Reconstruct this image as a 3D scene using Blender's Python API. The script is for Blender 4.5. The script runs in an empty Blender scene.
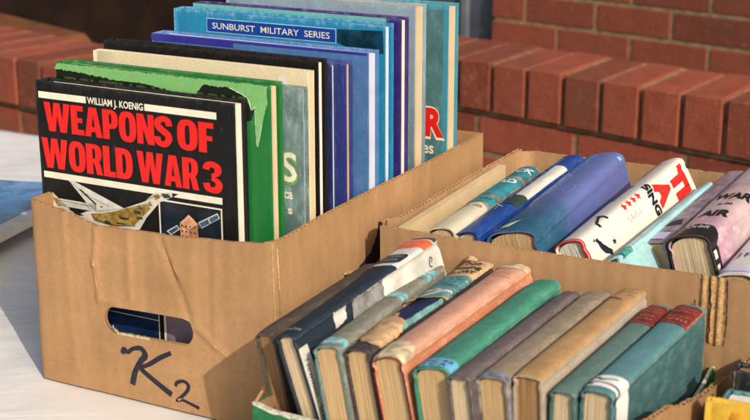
import bpy, bmesh, math, random
from math import sin, cos, pi, radians, sqrt, atan2, exp
from mathutils import Vector, Matrix, noise
from mathutils.geometry import delaunay_2d_cdt
random.seed(7)
S = bpy.context.scene
COL = S.collection

# ------------------------------------------------------------------ frame of the cartons on the table
A0 = Vector((-.318, 1.239, 0))
TH = radians(-28.3)
U = Vector((cos(TH), sin(TH), 0)); V = Vector((-U.y, U.x, 0)); Z = Vector((0, 0, 1))
def w(u, v, z=0): return A0 + U*u + V*v + Z*z
def n3(x, y, z, s=1.0): return noise.noise(Vector((x*s, y*s, z*s)))
def smooth(a, b, x):
    t = max(0, min(1, (x-a)/(b-a))); return t*t*(3-2*t)

# ------------------------------------------------------------------ materials
def lin(c):
    return tuple(((x/255)/12.92 if x/255 <= .04045 else ((x/255+.055)/1.055)**2.4) for x in c)
class NT:
    def __init__(s, name):
        s.m = bpy.data.materials.new(name); s.m.use_nodes = True
        s.t = s.m.node_tree; s.b = s.t.nodes['Principled BSDF']; s.tc = s.t.nodes.new('ShaderNodeTexCoord')
    def n(s, typ, **k):
        x = s.t.nodes.new(typ)
        for a, v in k.items(): setattr(x, a, v)
        return x
    def l(s, a, b): s.t.links.new(a, b)
    def mapping(s, scale, src='Object', rot=(0, 0, 0)):
        m = s.n('ShaderNodeMapping'); m.inputs['Scale'].default_value = scale; m.inputs['Rotation'].default_value = rot
        s.l(s.tc.outputs[src], m.inputs[0]); return m.outputs[0]
    def noise(s, scale, vec=None, detail=4, rough=.55, dist=0):
        x = s.n('ShaderNodeTexNoise'); x.inputs['Scale'].default_value = scale; x.inputs['Detail'].default_value = detail
        x.inputs['Roughness'].default_value = rough; x.inputs['Distortion'].default_value = dist
        s.l(vec if vec is not None else s.tc.outputs['Object'], x.inputs['Vector']); return x.outputs['Fac']
    def math(s, op, a, b=None, c=None, clamp=False):
        x = s.n('ShaderNodeMath', operation=op); x.use_clamp = clamp
        for i, v in enumerate((a, b, c)):
            if v is None: continue
            if hasattr(v, 'links'): s.l(v, x.inputs[i])
            else: x.inputs[i].default_value = v
        return x.outputs[0]
    def ramp(s, fac, a, b, lo=0., hi=1.):
        x = s.n('ShaderNodeMapRange', interpolation_type='SMOOTHSTEP'); s.l(fac, x.inputs[0])
        for i, v in zip((1, 2, 3, 4), (a, b, lo, hi)): x.inputs[i].default_value = v
        return x.outputs[0]
    def mix(s, fac, a, b, mode='MIX'):
        x = s.n('ShaderNodeMix', data_type='RGBA', blend_type=mode)
        for i, v in ((0, fac), (6, a), (7, b)):
            if hasattr(v, 'links'): s.l(v, x.inputs[i])
            elif i == 0: x.inputs[0].default_value = v
            else: x.inputs[i].default_value = (*v[:3], 1)
        return x.outputs[2]
    def bump(s, h, strength, dist=.001, prev=None):
        x = s.n('ShaderNodeBump'); x.inputs['Strength'].default_value = strength; x.inputs['Distance'].default_value = dist
        s.l(h, x.inputs['Height'])
        if prev is not None: s.l(prev, x.inputs['Normal'])
        return x.outputs[0]
    def out(s, col, rough=.7, normal=None, spec=.4, coat=0):
        if hasattr(col, 'links'): s.l(col, s.b.inputs['Base Color'])
        else: s.b.inputs['Base Color'].default_value = (*col[:3], 1)
        if hasattr(rough, 'links'): s.l(rough, s.b.inputs['Roughness'])
        else: s.b.inputs['Roughness'].default_value = rough
        s.b.inputs['Specular IOR Level'].default_value = spec
        if coat: s.b.inputs['Coat Weight'].default_value = coat; s.b.inputs['Coat Roughness'].default_value = .12
        if normal is not None: s.l(normal, s.b.inputs['Normal'])
        return s.m
def dk(c, f): return tuple(x*f for x in c)

_pc = {}
def plain(name, c, rough=.5, spec=.4, var=.18, scale=60):
    if name in _pc: return _pc[name]
    t = NT(name); f = t.noise(scale, detail=5)
    col = t.mix(t.ramp(f, .3, .7), dk(c, 1-var), dk(c, 1+var*.6))
    _pc[name] = t.out(col, rough, t.bump(t.noise(900), .15, .0003), spec); return _pc[name]

def cover(name, c, spine=None, wear=None, wearamt=.5, gloss=False, mottle=.22, weave=True, grad=None, spec=.38):
    """case or jacket: uv.x is -1..1 across the spine, uv.y runs 0..1 along the book"""
    t = NT(name)
    uv = t.n('ShaderNodeUVMap'); uv.uv_map = 'UVMap'
    sep = t.n('ShaderNodeSeparateXYZ'); t.l(uv.outputs[0], sep.inputs[0])
    ax = t.math('ABSOLUTE', sep.outputs[0])
    ay = t.math('ABSOLUTE', t.math('MULTIPLY_ADD', sep.outputs[1], 2, -1))
    spine = spine or c; wear = wear or tuple(min(1, x*1.6+.12) for x in c)
    col = t.mix(t.ramp(ax, .8, 1.15), spine, c)
    if grad: # a second ink colour, from one end of the jacket towards the other
        gf = t.math('ADD', sep.outputs[1], t.math('MULTIPLY', t.math('SUBTRACT', t.noise(25), .5), .35))
        col = t.mix(t.ramp(gf, grad[1], grad[2], 1, 0), col, grad[0])
    big = t.noise(30, detail=10, rough=.72); streak = t.noise(70, t.mapping((1.6, .7, 1.6)), detail=10, rough=.7)
    col = t.mix(t.ramp(big, .34, .68, 0, mottle), col, dk(spine, .5))
    col = t.mix(t.ramp(streak, .45, .8, 0, mottle*1.6), col, tuple(min(1, x*1.3+.07) for x in spine))
    # rubbed ends and joints
    wn = t.noise(130, detail=6, rough=.7)
    e = t.math('ADD', ay, t.math('MULTIPLY', t.math('SUBTRACT', wn, .5), .16))
    wm = t.ramp(e, .972, 1.03, 0, wearamt)
    jn = t.math('SUBTRACT', 1, t.math('MULTIPLY', t.math('ABSOLUTE', t.math('SUBTRACT', ax, 1.0)), 7))
    jw = t.noise(1.0, t.mapping((260, 90, 260)), detail=6, rough=.7)
    jm = t.ramp(t.math('ADD', jn, t.math('MULTIPLY', t.math('SUBTRACT', jw, .52), 2.6)), .45, 1.05, 0, wearamt*.9)
    sm = t.math('MAXIMUM', t.ramp(t.noise(420, detail=3), .68, .73, 0, wearamt*.7), t.ramp(t.noise(1.0, t.mapping((160, 60, 160)), detail=9, rough=.8), .60, .66, 0, wearamt*.55))
    m = t.math('MAXIMUM', t.math('MAXIMUM', wm, jm), sm)
    col = t.mix(m, col, wear)
    dirt = t.ramp(t.noise(75, detail=10, rough=.78), .56, .68, 0, .45*mottle*2)
    col = t.mix(dirt, col, dk(spine, .32))
    fine = t.noise(520, detail=5, rough=.75); col = t.mix(t.ramp(fine, .32, .7, .32 if not gloss else .10, 0), col, dk(spine, .45))
    thr = t.noise(1.0, t.mapping((900, 45, 900)), detail=3); col = t.mix(t.ramp(thr, .60, .72, 0, .38*wearamt), col, wear)
    if gloss:
        b = t.bump(t.noise(35, detail=2), .5, .0012); b = t.bump(t.noise(240, detail=4), .1, .0004, b)
        return t.out(col, t.ramp(t.noise(60), .3, .7, .26, .5), b, spec, .08 if spec > .3 else 0)
    wv = t.noise(1500, detail=2)
    b = t.bump(wv, .35 if weave else .1, .0004); b = t.bump(t.noise(90, detail=5), .3, .0008, b)
    return t.out(col, t.ramp(big, .3, .7, .6, .85), b, .3)

def pages(name, c, dark=.5, lines=1.0):
    t = NT(name)
    a = t.noise(1.0, t.mapping((1700, 3, 12)), detail=3, rough=.6)
    b = t.noise(1.0, t.mapping((420, 2, 4)), detail=2)
    d = t.noise(30, detail=5)
    col = t.mix(t.ramp(a, .36, .62), dk(c, dark), c)
    col = t.mix(t.ramp(b, .4, .62, .22*lines, 0), col, dk((c[0], c[1]*.88, c[2]*.75), dark))
    col = t.mix(t.ramp(d, .45, .8, 0, .3), col, dk((c[0], c[1]*.85, c[2]*.6), .6))
    n = t.bump(a, .8, .0005); n = t.bump(b, .8, .001, n)
    return t.out(col, .85, n, .15)

def cardboard(name, c, band=.10):
    t = NT(name)
    gen = t.tc.outputs['Object']
    uv = t.n('ShaderNodeUVMap'); uv.uv_map = 'UVMap'
    wv = t.n('ShaderNodeTexWave'); wv.wave_type = 'BANDS'; wv.bands_direction = 'X'
    wv.inputs['Scale'].default_value = 22; wv.inputs['Distortion'].default_value = .6; wv.inputs['Detail'].default_value = 2
    wv.inputs['Detail Scale'].default_value = .4
    t.l(uv.outputs[0], wv.inputs['Vector'])
    big = t.noise(9, gen, detail=6, rough=.62); fib = t.noise(260, gen, detail=6, rough=.7)
    wide = t.noise(1.0, t.mapping((28, 4, 28), 'UV'), detail=4)
    col = t.mix(t.ramp(big, .3, .72), dk(c, .80), tuple(x*y for x, y in zip(c, (1.12, 1.14, 1.2))))
    col = t.mix(t.ramp(fib, .3, .75, 0, .38), col, dk(c, .60))
    col = t.mix(t.math('MULTIPLY', t.ramp(wide, .45, .7), .3), col, tuple(min(1, x*1.25+.02) for x in c))
    col = t.mix(t.math('MULTIPLY', wv.outputs['Fac'], band), col, dk(c, .66))
    spots = t.ramp(t.noise(55, gen, detail=8, rough=.75), .62, .74, 0, .42)
    col = t.mix(spots, col, dk((c[0], c[1]*.8, c[2]*.7), .55))
    st2 = t.ramp(t.noise(130, gen, detail=10, rough=.8), .60, .66, 0, .3); col = t.mix(st2, col, dk((c[0], c[1]*.8, c[2]*.6), .45))
    # scuffs: pale scratches
    sc = t.noise(1.0, t.mapping((22, 130, 22), 'UV', (0, 0, .5)), detail=5, rough=.65)
    col = t.mix(t.ramp(sc, .68, .76, 0, .35), col, tuple(min(1, x*1.45+.05) for x in c))
    n = t.bump(wv.outputs['Fac'], .16, .0006); n = t.bump(t.noise(30, gen, detail=4), .45, .0016, n); n = t.bump(fib, .22, .0003, n)
    return t.out(col, .82, n, .22)

KRAFT = (.43, .246, .115)
M_card = cardboard('kraft_cardboard', KRAFT)
M_card3 = cardboard('kraft_cardboard_paler', (.44, .262, .130), .2)
M_card4 = cardboard('kraft_cardboard_dull', (.36, .205, .093), .18)
M_flute = plain('fluting_paper', (.46, .29, .14), .9, .1, .4, 300)
M_tear = plain('torn_liner', (.54, .35, .18), .95, .1, .35, 400)
M_green_print = cover('green_print_board', (.012, .17, .06), wear=(.5, .6, .5), wearamt=.2, mottle=.4)
M_ink = plain('marker_ink', (.012, .013, .028), .45, .4, .4, 200)

# ------------------------------------------------------------------ object helpers
def obj(name, me, mat=None, parent=None, smooth_it=False):
    o = bpy.data.objects.new(name, me); COL.objects.link(o)
    if mat is not None:
        me.materials.clear(); me.materials.append(mat)
    if parent is not None: o.parent = parent
    if smooth_it:
        for p in me.polygons: p.use_smooth = True
    return o
def thing(name, label, cat, mw=None, group=None):
    o = bpy.data.objects.new(name, None); COL.objects.link(o); o.empty_display_size = .05
    if mw is not None: o.matrix_world = mw
    o['label'] = label; o['category'] = cat
    if group: o['group'] = group
    return o
def frame(o, x, y, z):
    m = Matrix.Identity(4)
    for i, a in enumerate((x, y, z)):
        for j in range(3): m[j][i] = a[j]
    for j in range(3): m[j][3] = o[j]
    return m
def mesh(verts, faces, uvs=None, name='m'):
    me = bpy.data.meshes.new(name); me.from_pydata([tuple(v) for v in verts], [], faces)
    if uvs is not None:
        l = me.uv_layers.new(name='UVMap')
        for p in me.polygons:
            for li in p.loop_indices: l.data[li].uv = uvs[me.loops[li].vertex_index]
    me.update(); return me
def inside(p, poly):
    x, y = p; c = False; j = len(poly)-1
    for i in range(len(poly)):
        xi, yi = poly[i]; xj, yj = poly[j]
        if (yi > y) != (yj > y) and x < (xj-xi)*(y-yi)/(yj-yi)+xi: c = not c
        j = i
    return c
def resample(poly, d):
    out = []
    for i, a in enumerate(poly):
        b = poly[(i+1) % len(poly)]; L = math.hypot(b[0]-a[0], b[1]-a[1]); k = max(1, int(L/d))
        for q in range(k): out.append((a[0]+(b[0]-a[0])*q/k, a[1]+(b[1]-a[1])*q/k))
    return out
def tri2d(outline, holes=(), d=.004, edge=None):
    """triangulate an outline (with holes), with inner points every d"""
    loops = [resample(outline, edge or d)] + [resample(h, (edge or d)*.6) for h in holes]
    pts = []; edges = []
    for lp in loops:
        s = len(pts); pts += lp; edges += [(s+i, s+(i+1) % len(lp)) for i in range(len(lp))]
    xs = [p[0] for p in outline]; ys = [p[1] for p in outline]
    nx = int((max(xs)-min(xs))/d)+1; ny = int((max(ys)-min(ys))/d)+1
    if nx*ny < 40000:
        for i in range(nx+1):
            for j in range(ny+1):
                q = (min(xs)+(i+.5*(j % 2))*d, min(ys)+j*d)
                if inside(q, outline) and not any(inside(q, h) for h in holes):
                    if all(abs(q[0]-p[0])+abs(q[1]-p[1]) > d*.5 for lp in loops for p in lp): pts.append(q)
    r = delaunay_2d_cdt([Vector(p) for p in pts], edges, [], 0, 1e-7)
    vs, fs = r[0], r[2]; F = []
    for f in fs:
        c = (sum(vs[i].x for i in f)/3, sum(vs[i].y for i in f)/3)
        if inside(c, outline) and not any(inside(c, h) for h in holes): F.append(list(f))
    return [(v.x, v.y) for v in vs], F
SPLIT = {'aircraft_camouflage', 'aircraft_detail', 'aircraft_print', 'solar_panel_print', 'spine_blue_band', 'jacket_teal_panel', 'exposed_fluting', 'torn_edge', 'tear_and_gap_shade', 'jacket_pale_wave', 'white_squares', 'orange_print', 'spine_dark_print'}
def decal(name, polys, fn, off, mat, parent, d=.004, edge=None):
    """flat ink or paper pieces laid on a surface; fn(a, b, off) gives the point"""
    if name in SPLIT and len(polys) > 1:
        for pl in polys: decal(name, [pl], fn, off, mat, parent, d, edge)
        return
    Vv, Ff, UVs = [], [], []
    if getattr(fn, '__name__', '') == 'sp': d = min(d, .0022); off += .00012
    for pl in polys:
        holes = ()
        if isinstance(pl, dict): pl, holes = pl['o'], pl['h']
        p, f = tri2d(pl, holes, d, edge); s = len(Vv)
        Vv += [fn(a, b, off) for a, b in p]; UVs += p; Ff += [[i+s for i in t] for t in f]
    return obj(name, mesh(Vv, Ff, UVs), mat, parent)
_tx = {}
def text2d(s, bold=0.02):
    k = (s, bold)
    if k not in _tx:
        cu = bpy.data.curves.new('t', 'FONT'); cu.body = s; cu.offset = bold; cu.resolution_u = 3; cu.size = 1
        o = bpy.data.objects.new('t', cu); COL.objects.link(o)
        me = bpy.data.meshes.new_from_object(o.evaluated_get(bpy.context.evaluated_depsgraph_get()))
        bm = bmesh.new(); bm.from_mesh(me); bmesh.ops.triangulate(bm, faces=bm.faces[:])
        p = [(v.co.x, v.co.y) for v in bm.verts]; bm.verts.index_update(); f = [[v.index for v in t.verts] for t in bm.faces]
        bm.free(); bpy.data.objects.remove(o); bpy.data.curves.remove(cu); bpy.data.meshes.remove(me)
        _tx[k] = (p, f)
    return _tx[k]
def lettering(name, items, fn, off, mat, parent):
    """items: (string, a, b, height, width or None, mode, bold). 'across': baseline +a; 'down': baseline -b, tops +a; 'up': baseline +b, tops -a"""
    Vv, Ff = [], []
    for it in items:
        s, a, b, h, wd, mode, bold = it
        p, f = text2d(s, bold)
        if mode != 'flat' and fn.__name__ == 'sp':
            p, f = list(p), list(f)
            for _ in range(2 if h < .009 else 3):
                mc, nf = {}, []
                def mid(i, j):
                    k = (min(i, j), max(i, j))
                    if k not in mc: mc[k] = len(p); p.append(((p[i][0]+p[j][0])/2, (p[i][1]+p[j][1])/2))
                    return mc[k]
                for (i, j, k) in f:
                    a_, b_, c_ = mid(i, j), mid(j, k), mid(k, i); nf += [[i, a_, c_], [a_, j, b_], [c_, b_, k], [a_, b_, c_]]
                f = nf
        x0 = min(q[0] for q in p); x1 = max(q[0] for q in p)
        y1 = max(q[1] for q in p); y0 = min(0, min(q[1] for q in p)*1.0)
        sy = h/(y1 if y1 > 0 else 1); sx = wd/(x1-x0) if wd else sy*.85
        st = len(Vv)
        for q in p:
            X = (q[0]-x0)*sx; Y = q[1]*sy
            if mode == 'across': A, B = a+X, b+Y
            elif mode == 'down': A, B = a+Y, b-X
            else: A, B = a-Y, b+X
            Vv.append(fn(A, B, off))
        Ff += [[i+st for i in t] for t in f]
    return obj(name, mesh(Vv, Ff), mat, parent)
def stroke(pts, wds):
    """pen stroke outline through points with varying width"""
    P = []
    for i in range(len(pts)-1):
        for k in range(4):
            t = k/4; p0 = pts[max(0, i-1)]; p1 = pts[i]; p2 = pts[i+1]; p3 = pts[min(len(pts)-1, i+2)]
            P.append(tuple(.5*((2*p1[j])+(-p0[j]+p2[j])*t+(2*p0[j]-5*p1[j]+4*p2[j]-p3[j])*t*t+(-p0[j]+3*p1[j]-3*p2[j]+p3[j])*t**3) for j in (0, 1))+(wds[i]*(1-t)+wds[i+1]*t,))
    P.append((*pts[-1], wds[-1]))
    L, R = [], []
    for i, (x, y, wd) in enumerate(P):
        a = P[max(0, i-1)]; b = P[min(len(P)-1, i+1)]; dx, dy = b[0]-a[0], b[1]-a[1]; q = math.hypot(dx, dy) or 1
        L.append((x-dy/q*wd/2, y+dx/q*wd/2)); R.append((x+dy/q*wd/2, y-dx/q*wd/2))
    return L+R[::-1]
def rag(poly, d=.002, amp=.0012, seed=0):
    """ragged paper edge"""
    out = []
    for i, (x, y) in enumerate(resample(poly, d)):
        out.append((x+amp*n3(x*300+seed, y*300, i*.37), y+amp*n3(x*300, y*300+9+seed, i*.53)))
    return out

def sup(cx, cy, rx, ry, n=2.7, k=36, a0=0, a1=2*pi):
    out = []
    for i in range(k+(0 if a1-a0 > 6.28 else 1)):
        t = a0+(a1-a0)*i/k; c, q = cos(t), sin(t)
        out.append((cx+rx*math.copysign(abs(c)**(2/n), c), cy+ry*math.copysign(abs(q)**(2/n), q)))
    return out
def glyph(ch):
    """heavy condensed capitals in a box one unit tall: (width, polygons)"""
    t = .24; v = .185
    if ch == 'W': return .98, [[(0, 1), (.235, 1), (.295, .42), (.375, 1), (.605, 1), (.685, .42), (.745, 1), (.98, 1), (.82, 0), (.58, 0), (.49, .58), (.40, 0), (.16, 0)]]
    if ch == 'E': return .47, [[(0, 0), (.47, 0), (.47, v), (t, v), (t, .42), (.42, .42), (.42, .58), (t, .58), (t, 1-v), (.46, 1-v), (.46, 1), (0, 1)]]
    if ch == 'F': return .45, [[(0, 0), (t, 0), (t, .40), (.41, .40), (.41, .56), (t, .56), (t, 1-v), (.45, 1-v), (.45, 1), (0, 1)]]
    if ch == 'L': return .43, [[(0, 0), (.43, 0), (.43, v), (t, v), (t, 1), (0, 1)]]
    if ch == 'N': return .60, [[(0, 0), (.21, 0), (.21, .50), (.37, 0), (.60, 0), (.60, 1), (.39, 1), (.39, .50), (.24, 1), (0, 1)]]
    if ch == 'A': return .64, [{'o': [(0, 0), (.22, 0), (.245, .17), (.395, .17), (.42, 0), (.64, 0), (.46, 1), (.18, 1)], 'h': [[(.268, .34), (.372, .34), (.32, .72)]]}]
    if ch == 'O': return .62, [{'o': sup(.31, .5, .31, .515), 'h': [sup(.31, .5, .075, .325, 3)]}]
    if ch == 'D': return .60, [{'o': [(0, 1), (0, 0), (.26, 0)]+sup(.26, .5, .34, .5, 2.6, 20, -pi/2, pi/2)[1:-1]+[(.26, 1)], 'h': [[(t, v), (t, 1-v), (.25, 1-v)]+sup(.25, .5, .115, .5-v, 2.8, 14, pi/2, -pi/2)[1:-1]+[(.25, v)]]}]
    if ch in 'PR':
        o = [(0, 1), (0, 0), (t, 0), (t, .36)]
        if ch == 'P': o += [(.30, .36)]+sup(.28, .68, .28, .32, 2.6, 16, -pi/2, pi/2)[1:]
        else: o += [(.27, .38), (.30, .30), (.37, 0), (.59, 0), (.52, .30), (.47, .44), (.54, .52)]+sup(.28, .71, .29, .29, 2.6, 14, -.5, pi/2)
        return (.56 if ch == 'P' else .59), [{'o': o, 'h': [[(t, .52), (t, .86), (.28, .86)]+sup(.28, .69, .055, .17, 2.6, 10, pi/2, -pi/2)[1:-1]+[(.28, .52)]]}]
    if ch == 'S': return .58, [stroke([(.50, .70), (.47, .86), (.29, .925), (.12, .83), (.11, .69), (.26, .545), (.44, .42), (.48, .26), (.36, .10), (.22, .085), (.10, .17), (.085, .32)], [.22, .22, .19, .22, .23, .23, .23, .23, .20, .19, .22, .22])]
    if ch == '3': return .60, [stroke([(.09, .74), (.13, .87), (.29, .925), (.46, .84), (.47, .70), (.39, .59), (.26, .565)], [.22, .21, .19, .22, .22, .15, .11]), stroke([(.26, .452), (.41, .41), (.50, .29), (.44, .13), (.29, .08), (.13, .14), (.09, .30)], [.11, .17, .23, .23, .19, .21, .22])]
    return .3, []
def heavy(word, a, b, h, width, gap=.028):
    gs = [glyph(c) for c in word]; tot = sum(g[0] for g in gs)+gap*(len(gs)-1); k = width/tot; x = a; out = []
    f = lambda pl: [(x+p[0]*k, b+p[1]*h) for p in pl]
    for gw, pls in gs:
        for pl in pls: out.append({'o': f(pl['o']), 'h': [f(q) for q in pl['h']]} if isinstance(pl, dict) else f(pl))
        x += (gw+gap)*k
    return out

# ------------------------------------------------------------------ books
class Book:
    """local axes: x thickness, y along the spine, z towards the spine (z=0 fore-edge, z=W spine)"""
    def __init__(s, name, label, T, L, W, mcase, mpages, mw, rnd=.6, T1=None, c=.0024, sq=.003, W1=None, crumple=0.,
                 group=None, pagecut=0., joint=.0009, part='cover', warp=0., seed=0, pgt=None, capm=None):
        s.T, s.L, s.W, s.c = T, L, W, c; s.T1 = T if T1 is None else T1; s.W1 = W if W1 is None else W1
        s.rnd = rnd; s.crumple = crumple; s.warp = warp; s.seed = seed or hash(label) % 97; s.seed = sum(map(ord, label)) % 97
        s.root = thing(name, label, 'book', mw, group)
        prof = []     # normalised profile (x/T*2, z - W) outer
        nb = 12
        r = rnd*T/2
        for i in range(nb): prof.append((-1, -W+(W-r-.007)*i/(nb-1), 0))
        prof.append((-1, -r-.005, joint)); prof.append((-1, -r-.0025, joint)); 
        na = 14
        for i in range(na+1):
            a = pi*i/na; prof.append((-math.copysign(abs(cos(a))**.72, cos(a)), -r+r*sin(a)**.72 if 0 < i < na else -r, 0))
        prof.append((1, -r-.0025, joint)); prof.append((1, -r-.005, joint))
        for i in range(nb): prof.append((1, -W+(W-r-.007)*(nb-1-i)/(nb-1), 0))
        s.prof = [((x*(T/2) - (1 if x > 0 else -1)*j if abs(x) == 1 else x*T/2), z) for x, z, j in prof]
        acc = [0]
        for i in range(1, len(s.prof)): acc.append(acc[-1]+math.hypot(s.prof[i][0]-s.prof[i-1][0], s.prof[i][1]-s.prof[i-1][1]))
        mid = acc[nb+2+na//2]; s.acc = [a-mid for a in acc]; s.half = s.acc[nb+2+na]
        ny = max(10, int(L/.006))
        vs, uv, fs = [], [], []
        npf = len(s.prof)
        for side in (0, 1):
            for j in range(ny+1):
                for i in range(npf):
                    vs.append(s.pt(s.acc[i], L*j/ny, -c*side*(.6 if abs(s.acc[i]) < s.half else 1))); uv.append((s.acc[i]/s.half, j/ny))
        o = (ny+1)*npf
        for j in range(ny):
            for i in range(npf-1):
                a = j*npf+i; fs.append((a, a+1, a+1+npf, a+npf)); fs.append((o+a, o+a+npf, o+a+1+npf, o+a+1))
            for i in (0, npf-1):
                a = j*npf+i; q = (a, a+npf, o+a+npf, o+a); fs.append(q if i == 0 else q[::-1])
        ncap = len(fs)
        for j in (0, ny):
            k0 = len(vs)
            for i in range(npf):
                for q in (0, 1): vs.append(vs[q*o+j*npf+i].copy()); uv.append((2.5, .5))
            for i in range(npf-1):
                a = k0+2*i; q = (a, a+1, a+3, a+2); fs.append(q if j == 0 else q[::-1])
        s.case = obj(part, mesh(vs, fs, uv), mcase, s.root, True)
        if capm is not None:
            s.case.data.materials.append(capm)
            for pp in s.case.data.polygons[ncap:]: pp.material_index = 1
        try: s.case.data.set_sharp_from_angle(angle=radians(35))
        except Exception: pass
        # page block
        outl = []
        tb = T-2*c-.0006
        tb2 = (pgt or tb)
        nt = 14; rr = rnd*T/2*.8
        for i in range(nt+1):
            a = pi*i/nt; outl.append((-cos(a)*tb2/2, W-c*.8-rr+rr*sin(a)-.0012))
        for i in range(9):
            t = i/8; outl.append((tb2/2-tb2*t, sq+.004*rnd*sin(pi*t)))
        k = len(outl); pv, pf = [], []
        y0, y1 = sq+pagecut, L-sq
        njy = 6
        for j in range(njy+1):
            y = y0+(y1-y0)*j/njy
            for (x, z) in outl:
                X, ZZ = s.taper(x, z, y); pv.append(s.dist(X, y+.0006*n3(x*900, z*30, 3+s.seed), ZZ))
        for j in range(njy):
            for i in range(k): a = j*k+i; b = j*k+(i+1) % k; pf.append((a, b, b+k, a+k))
        # end caps as strips so the leaves can be uneven
        for j in (0, njy):
            s0 = len(pv); nx, nz = 26, 6
            y = y0 if j == 0 else y1
            for i in range(nx+1):
                x = -tb2/2+tb2*i/nx; t = i/nx; xx = max(-1, min(1, 2*t-1))
                ztop = W-c*.8-rr+rr*sqrt(max(0, 1-xx*xx))-.0012; zb = sq+.004*rnd*sin(pi*t)
                for q in range(nz+1):
                    z = zb+(ztop-zb)*q/nz; X, ZZ = s.taper(x, z, y)
                    dy = .0004*n3(x*1100, z*12, 5+s.seed)*(0 if i in (0, nx) or q in (0, nz) else 1)
                    pv.append(s.dist(X, y+(dy-.0004)*(1 if j else 1), ZZ))
            for i in range(nx):
                for q in range(nz):
                    a = s0+i*(nz+1)+q; f = (a, a+nz+1, a+nz+2, a+1); pf.append(f if j == 0 else f[::-1])
        s.pages = obj('page_block', mesh(pv, pf), mpages, s.root)
    def taper(s, x, z, y):
        t = y/s.L; k = 1+(s.T1/s.T-1)*t; W = s.W+(s.W1-s.W)*t
        return x*k, z*(W/s.W)
    def dist(s, x, y, z):
        t = y/s.L
        x += s.warp*sin(pi*t)*(z/s.W)
        return Vector((x, y, z))
    def pt(s, a, y, off):
        acc = s.acc; a = max(acc[0], min(acc[-1], a)); lo = 0
        for i in range(len(acc)-1):
            if acc[i+1] >= a: lo = i; break
        p, q = s.prof[lo], s.prof[lo+1]; L = acc[lo+1]-acc[lo] or 1; t = (a-acc[lo])/L
        # smoothed normal
        def nrm(i):
            i0 = max(0, i-1); i1 = min(len(s.prof)-1, i+1); dx = s.prof[i1][0]-s.prof[i0][0]; dz = s.prof[i1][1]-s.prof[i0][1]
            q = math.hypot(dx, dz) or 1; return (-dz/q, dx/q)
        n0, n1 = nrm(lo), nrm(lo+1); nx = n0[0]*(1-t)+n1[0]*t; nz = n0[1]*(1-t)+n1[1]*t
        x = p[0]+(q[0]-p[0])*t+nx*off; z = p[1]+(q[1]-p[1])*t+nz*off+s.W
        e = min(y, s.L-y)
        if s.crumple and abs(a) < s.half:
            z -= s.crumple*exp(-e/.005)*(.5+.9*abs(n3(a*160, y*30, s.seed)))
        z += .0005*n3(a*40, y*25, s.seed+7)*(1 if abs(a) < s.half*1.3 else .4)
        X, ZZ = s.taper(x, z, y)
        return s.dist(X, y, ZZ)
    def sp(s, a, b, off): return s.pt(a, b, off)              # a from spine centre, b along
    def fr(s, a, b, off):                                       # front (+x) board: a from the spine edge
        return Vector((s.T/2+off, b, s.W-a))

def lying(near, far, lean, W):
    n, f = w(*near), w(*far); y = (f-n).normalized(); up = Z*cos(radians(lean)) - U*sin(radians(lean))
    z = (up - y*up.dot(y)).normalized(); x = y.cross(z)
    return frame(n - z*W, x, y, z), (f-n).length
def standing(u0, vf, zb, T, W, yaw=0, tilt=0):
    """cover faces the front of the carton; spine to the left"""
    x, y, z = -V, Z, -U
    R = Matrix.Rotation(radians(yaw), 3, 'Z') @ Matrix.Rotation(radians(tilt), 3, U)
    x, y, z = R @ x, R @ y, R @ z
    o = w(u0, vf, zb) - z*W - x*(T/2)
    return frame(o, x, y, z)

P_cream = pages('pages_cream', (.70, .56, .37), .72)
P_white = pages('pages_white', (.80, .76, .68), .78)
P_tan = pages('pages_tan', (.60, .42, .225), .72)
P_brown = pages('pages_brown', (.36, .22, .11), .5, 1.3)
P_toast = pages('pages_toasted', (.50, .30, .14), .35, 1.6)
P_blue = pages('pages_bluish', (.62, .66, .80), .85)

G1 = 'large books standing in the front left carton'
def up_book(label, mc, mp, uL, uR, vf, zt, T, zb=.006, name='book', yaw=0, c=.0022, rnd=.15, tilt=0, **k):
    W = uR-uL
    return Book(name, label, T, zt-zb, W, mc, mp, standing(uL, vf, zb, T, W, yaw, tilt), rnd=rnd, c=c, group=G1, **k)

BLK = (.011, .011, .012)
M_blackg = cover('black_gloss_jacket', BLK, wear=(.25, .24, .22), wearamt=.12, gloss=True, mottle=.05, spec=.16)
# --- Weapons of World War 3
bA = up_book('black book with big red title lettering and an aircraft, frontmost in its carton', M_blackg, P_white, -.010, .209, .028, .2825, .021, tilt=0, c=.0036)
fA = lambda a, b, off: bA.fr(a+.010, b-.006, off)
M_redink = plain('red_title_ink', (.72, .015, .012), .35, .4, .06)
M_creamink = plain('cream_ink', (.80, .76, .62), .4, .4, .1)
rect = lambda a, b, c, d: [(a, b), (c, b), (c, d), (a, d)]
decal('cover_stripe', [rect(-.0055, .2672, .0500, .2733)], fA, .00035, M_creamink, bA.root, .02)
decal('cover_stripe', [rect(.1155, .2672, .1920, .2733)], fA, .00035, M_creamink, bA.root, .02)
decal('cover_stripe', [rect(-.0050, .1918, .1955, .1978)], fA, .00035, M_creamink, bA.root, .02)
lettering('author_lettering', [('WILLIAM J. KOENIG', .0515, .2672, .0062, .0625, 'across', .022)], fA, .0004, M_creamink, bA.root)
for wd_, a_, b_, h_, w_ in (('WEAPONS', .0000, .2368, .0272, .1440), ('OF', .1500, .2368, .0268, .0385), ('WORLD', -.0055, .2015, .0285, .1050), ('WAR', .1045, .2015, .0285, .0670), ('3', .1765, .2015, .0275, .0195)):
    decal('title_lettering', heavy(wd_, a_, b_, h_, w_), fA, .0004, M_redink, bA.root, .02, .004)
M_starsky = plain('night_blue_ink', (.008, .014, .024), .3, .4, .9, 30)
M_grey_ink = plain('pale_grey_ink', (.62, .62, .56), .4, .4, .2, 90)
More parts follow.
